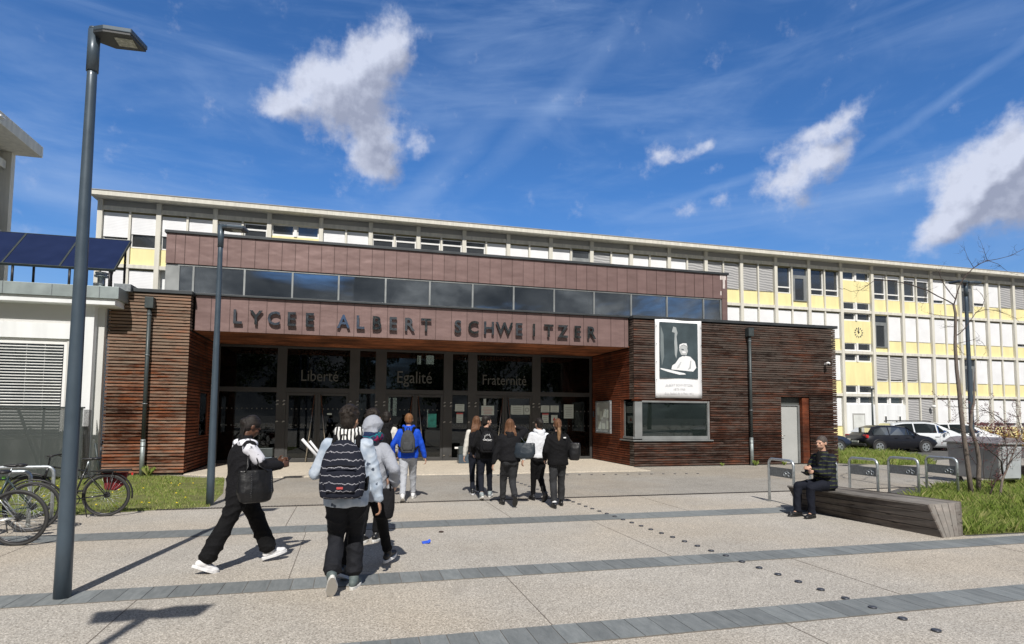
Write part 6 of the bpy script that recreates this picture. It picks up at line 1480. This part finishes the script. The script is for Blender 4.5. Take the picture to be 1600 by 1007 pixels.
# 6 blue top, grey rucksack
P_ = human('person in a bright blue hooded top and pale joggers walking to the doors', (1.12, 12.12), -8, 1.735, hip=.885, lean=4, feet=((-.075, -.33, .125, 30, 6), (.10, .30, .095, -5, -6)), hands=((-.30, .14, .86), (.33, .10, .82)), elb=(V((-1, -1, 0)), V((1, -1, 0))), head=(0, 3), skin=SKL)
hair(P_, H_GNG, 'short', .003, 2); trousers(P_, C_PALE, .098, .078, .058, .05, .008, 6); shoes(P_, C_WSHOE); jacket(P_, C_BLUE, .07, 1.12, 1.1, .007, 6, hood=True)
backpack(P_, 'dark grey rucksack on the back of the blue hooded top', C_DGREY, .145, .075, .225, .01)

# 7 girl mostly hidden
P_ = human('girl with long reddish brown hair and an off-white sleeve, mostly hidden behind the black rucksack', (2.62, 12.75), -6, 1.66, lean=3, feet=((-.08, -.12, .09, 0, 0), (.07, .25, .09, 0, 0)), hands=((-.25, .03, .80), (.2, .1, .85)), head=(10, 0), skin=SKL)
hair(P_, H_BRN, 'long', .004, 3, .32); trousers(P_, C_NAVY, .09, .065, .055, .05, .005, 7); shoes(P_, C_BSHOE, C_WSHOE); jacket(P_, C_BLK2, .0, 1.03, 1.1, .006, 7, sleeve_mat=C_CREAM)

# 8 black hood, black rucksack with white emblem
P_ = human('boy in black with a hood, turning his head right, black rucksack with a white emblem', (2.66, 11.98), -6, 1.70, hip=.875, lean=4, feet=((-.10, -.22, .12, 22, 8), (.12, .26, .10, -8, -14)), hands=((-.24, .15, .90), (.25, .14, .90)), head=(-62, 0), skin=SKL)
hair(P_, H_BLK, 'short', .004, 4); trousers(P_, C_NAVY, .092, .068, .056, .06, .006, 8); shoes(P_, C_GSHOE); jacket(P_, C_BLK, .08, 1.12, 1.12, .007, 8, hood=True)
backpack(P_, 'black rucksack with a white scribbled emblem on the boy in black', C_BLK2, .155, .085, .225)
c, w_, d_, h_ = P_['packback']; b = MB(); X, U, Y_ = P_['Xt'], P_['U'], P_['Yt']; o_ = c+U*.075-Y_*(d_+.012)
def curve(pts, r=.0055): b.tube([o_+X*x+U*z-Y_*(.004-abs(x)*.02) for x, z in pts], r, 5)
curve([(-.07, -.01), (-.05, .015), (-.06, .04), (-.035, .03), (-.03, .065), (-.01, .035), (0, .07), (.02, .04), (.03, .075), (.05, .03), (.06, .0)]); curve([(-.095, -.04), (-.06, -.02), (-.03, -.04), (0, -.025), (.03, -.045), (.06, -.03), (.09, -.045)]); curve([(-.085, -.055), (-.04, -.045), (0, -.06), (.05, -.055), (.08, -.065)])
b.build('white_emblem', C_WSHOE, P_['pack'])

# 9 long brown hair, black short jacket, bag
P_ = human('girl with long brown hair and a short black puffer, hand raised to her ear', (2.89, 10.95), -4, 1.64, hip=.845, lean=3, feet=((-.085, .24, .09, 0, 4), (.055, -.24, .20, 48, -4)), hands=((-.30, .05, .78), (.13, .12, 1.46)), elb=(V((-1, -.6, 0)), V((1.2, .1, -1))), head=(-12, 2), skin=SKL)
hair(P_, H_BRN, 'long', .005, 5, .34); trousers(P_, C_GJEAN, .100, .080, .066, .055, .007, 9); shoes(P_, C_BSHOE, C_BSHOE, boot=.07); jacket(P_, C_BLK2, .03, 1.18, 1.2, .010, 9, hood=True)
tote(P_, 'big dark leather bag on the shoulder of the girl with long brown hair', C_LEATHN, (.24, -.16, 1.03), .21, .145, .07, -24, 1)

# 10 white hooded sweatshirt
P_ = human('person in a white hooded sweatshirt and black trousers with dark hair tied up', (3.60, 11.42), 4, 1.63, hip=.86, lean=3, side=3, feet=((-.03, .22, .09, 0, 0), (.055, -.20, .17, 40, 0)), hands=((-.34, .0, .76), (.22, .08, .84)), elb=(V((-1, -.5, 0)), V((1, -1, 0))), head=(10, 3), skin=SKL)
hair(P_, H_BLK, 'lowbun', .002, 6); trousers(P_, C_BLK, .092, .070, .058, .05, .006, 10); shoes(P_, C_BSHOE, C_BSHOE, boot=.06); jacket(P_, C_WHITE, .02, 1.15, 1.18, .009, 10, hood=True)

# 11 ponytail
P_ = human('girl with a long blond-brown ponytail in a black fleece and dark grey jeans', (3.74, 10.68), -8, 1.62, hip=.86, lean=2, feet=((-.09, -.14, .09, 6, 6), (.10, .17, .085, 0, -6)), hands=((-.22, .16, .86), (.22, .16, .92)), head=(0, 2), skin=SKL)
hair(P_, H_BRN, 'ponytail', .002, 7); 
b = MB(); S = P_['S']; p0 = P_['hc']-P_['Hf']*.115*S+P_['Hu']*.035*S; bk = -P_['Yt']; ballrod(b, [p0+bk*.03*S-V((0, 0, .05*S)), p0+bk*.065*S-V((0, 0, .17*S)), p0+bk*.06*S-V((.004, 0, .29*S)), p0+bk*.045*S-V((.01, 0, .42*S))], [.034*S, .044*S, .034*S, .010*S], 10); clay(b, 'ponytail', H_BLD, P_['root'], .0085, 2, .004, (30, 30, 6), 3)
trousers(P_, C_GJEAN, .098, .076, .070, .055, .007, 11); shoes(P_, C_BSHOE, C_BSHOE); jacket(P_, C_BLK, .11, 1.17, 1.14, .007, 11)
for i in range(2):
    a = P_['ank'][i]; b = MB(); ballrod(b, [a+V((0, 0, .005)), a+V((0, 0, .03))], [.042, .042], 12); b.build('sock', C_WSHOE, P_['root'])
b = MB(); b.obox(P_['neck']-P_['U']*.10*S-P_['Yt']*.162*S+P_['Xt']*.11*S, P_['Xt']*.024, P_['Yt']*.004, P_['U']*.011); b.build('chest_logo', C_WSHOE, P_['root'])
tote(P_, 'tall black tote on the right shoulder of the girl with the ponytail', C_LEATH, (.30, -.06, 1.02), .115, .165, .06, -20, 1)

VOX[0] = 1.1
# 12 seated man
P_ = human('man in a navy and olive checked wool jacket sitting on the timber bench, facing left', (7.91, 8.72), 97, 1.76, hip=.545, lean=4, feet=((-.06, .40, .085, 4, 8), (.17, .47, .085, 0, -6)), hands=((.02, .27, .80), (.06, .30, .76)), elb=(V((-1, -.5, -.8)), V((1, -.5, -.8))), head=(6, 2), skin=SKL, knee=(V((-.05, .3, 1)), V((.15, .3, 1))))
hair(P_, H_GREY, 'crop', .001, 8); S = P_['S']
trousers(P_, C_NAVY, .098, .072, .062, .012, .009, 12); shoes(P_, C_BSHOE, C_BSHOE, boot=.05)
jacket(P_, C_PLAID, .06, 1.13, 1.16, .012, 12, collar=.03)
b = MB(); b.ell(P_['neck']-P_['U']*.14*S+P_['Yt']*.105*S, .055*S, .055*S, .17*S); b.ell(P_['neck']-P_['U']*.30*S+P_['Yt']*.115*S, .05*S, .05*S, .15*S); clay(b, 'black_shirt', C_BLK, P_['root'], .0105, 2)
b = MB(); hc, Hf, Hu, HM = P_['hc'], P_['Hf'], P_['Hu'], P_['HM']; b.ell(hc-Hu*.070*S+Hf*.042*S, .057*S, .058*S, .040*S, HM); clay(b, 'beard', M('stubble', (.22, .13, .095), .7), P_['root'], .0085, 2)
t_ = thing('phone', 'small black phone in the hands of the seated man', 'phone'); MB().obox((.05, .40, .73), (.035, 0, 0), (0, .06, .03), (0, -.004, .006)).build('body', C_LEATH, t_); place(P_, t_)
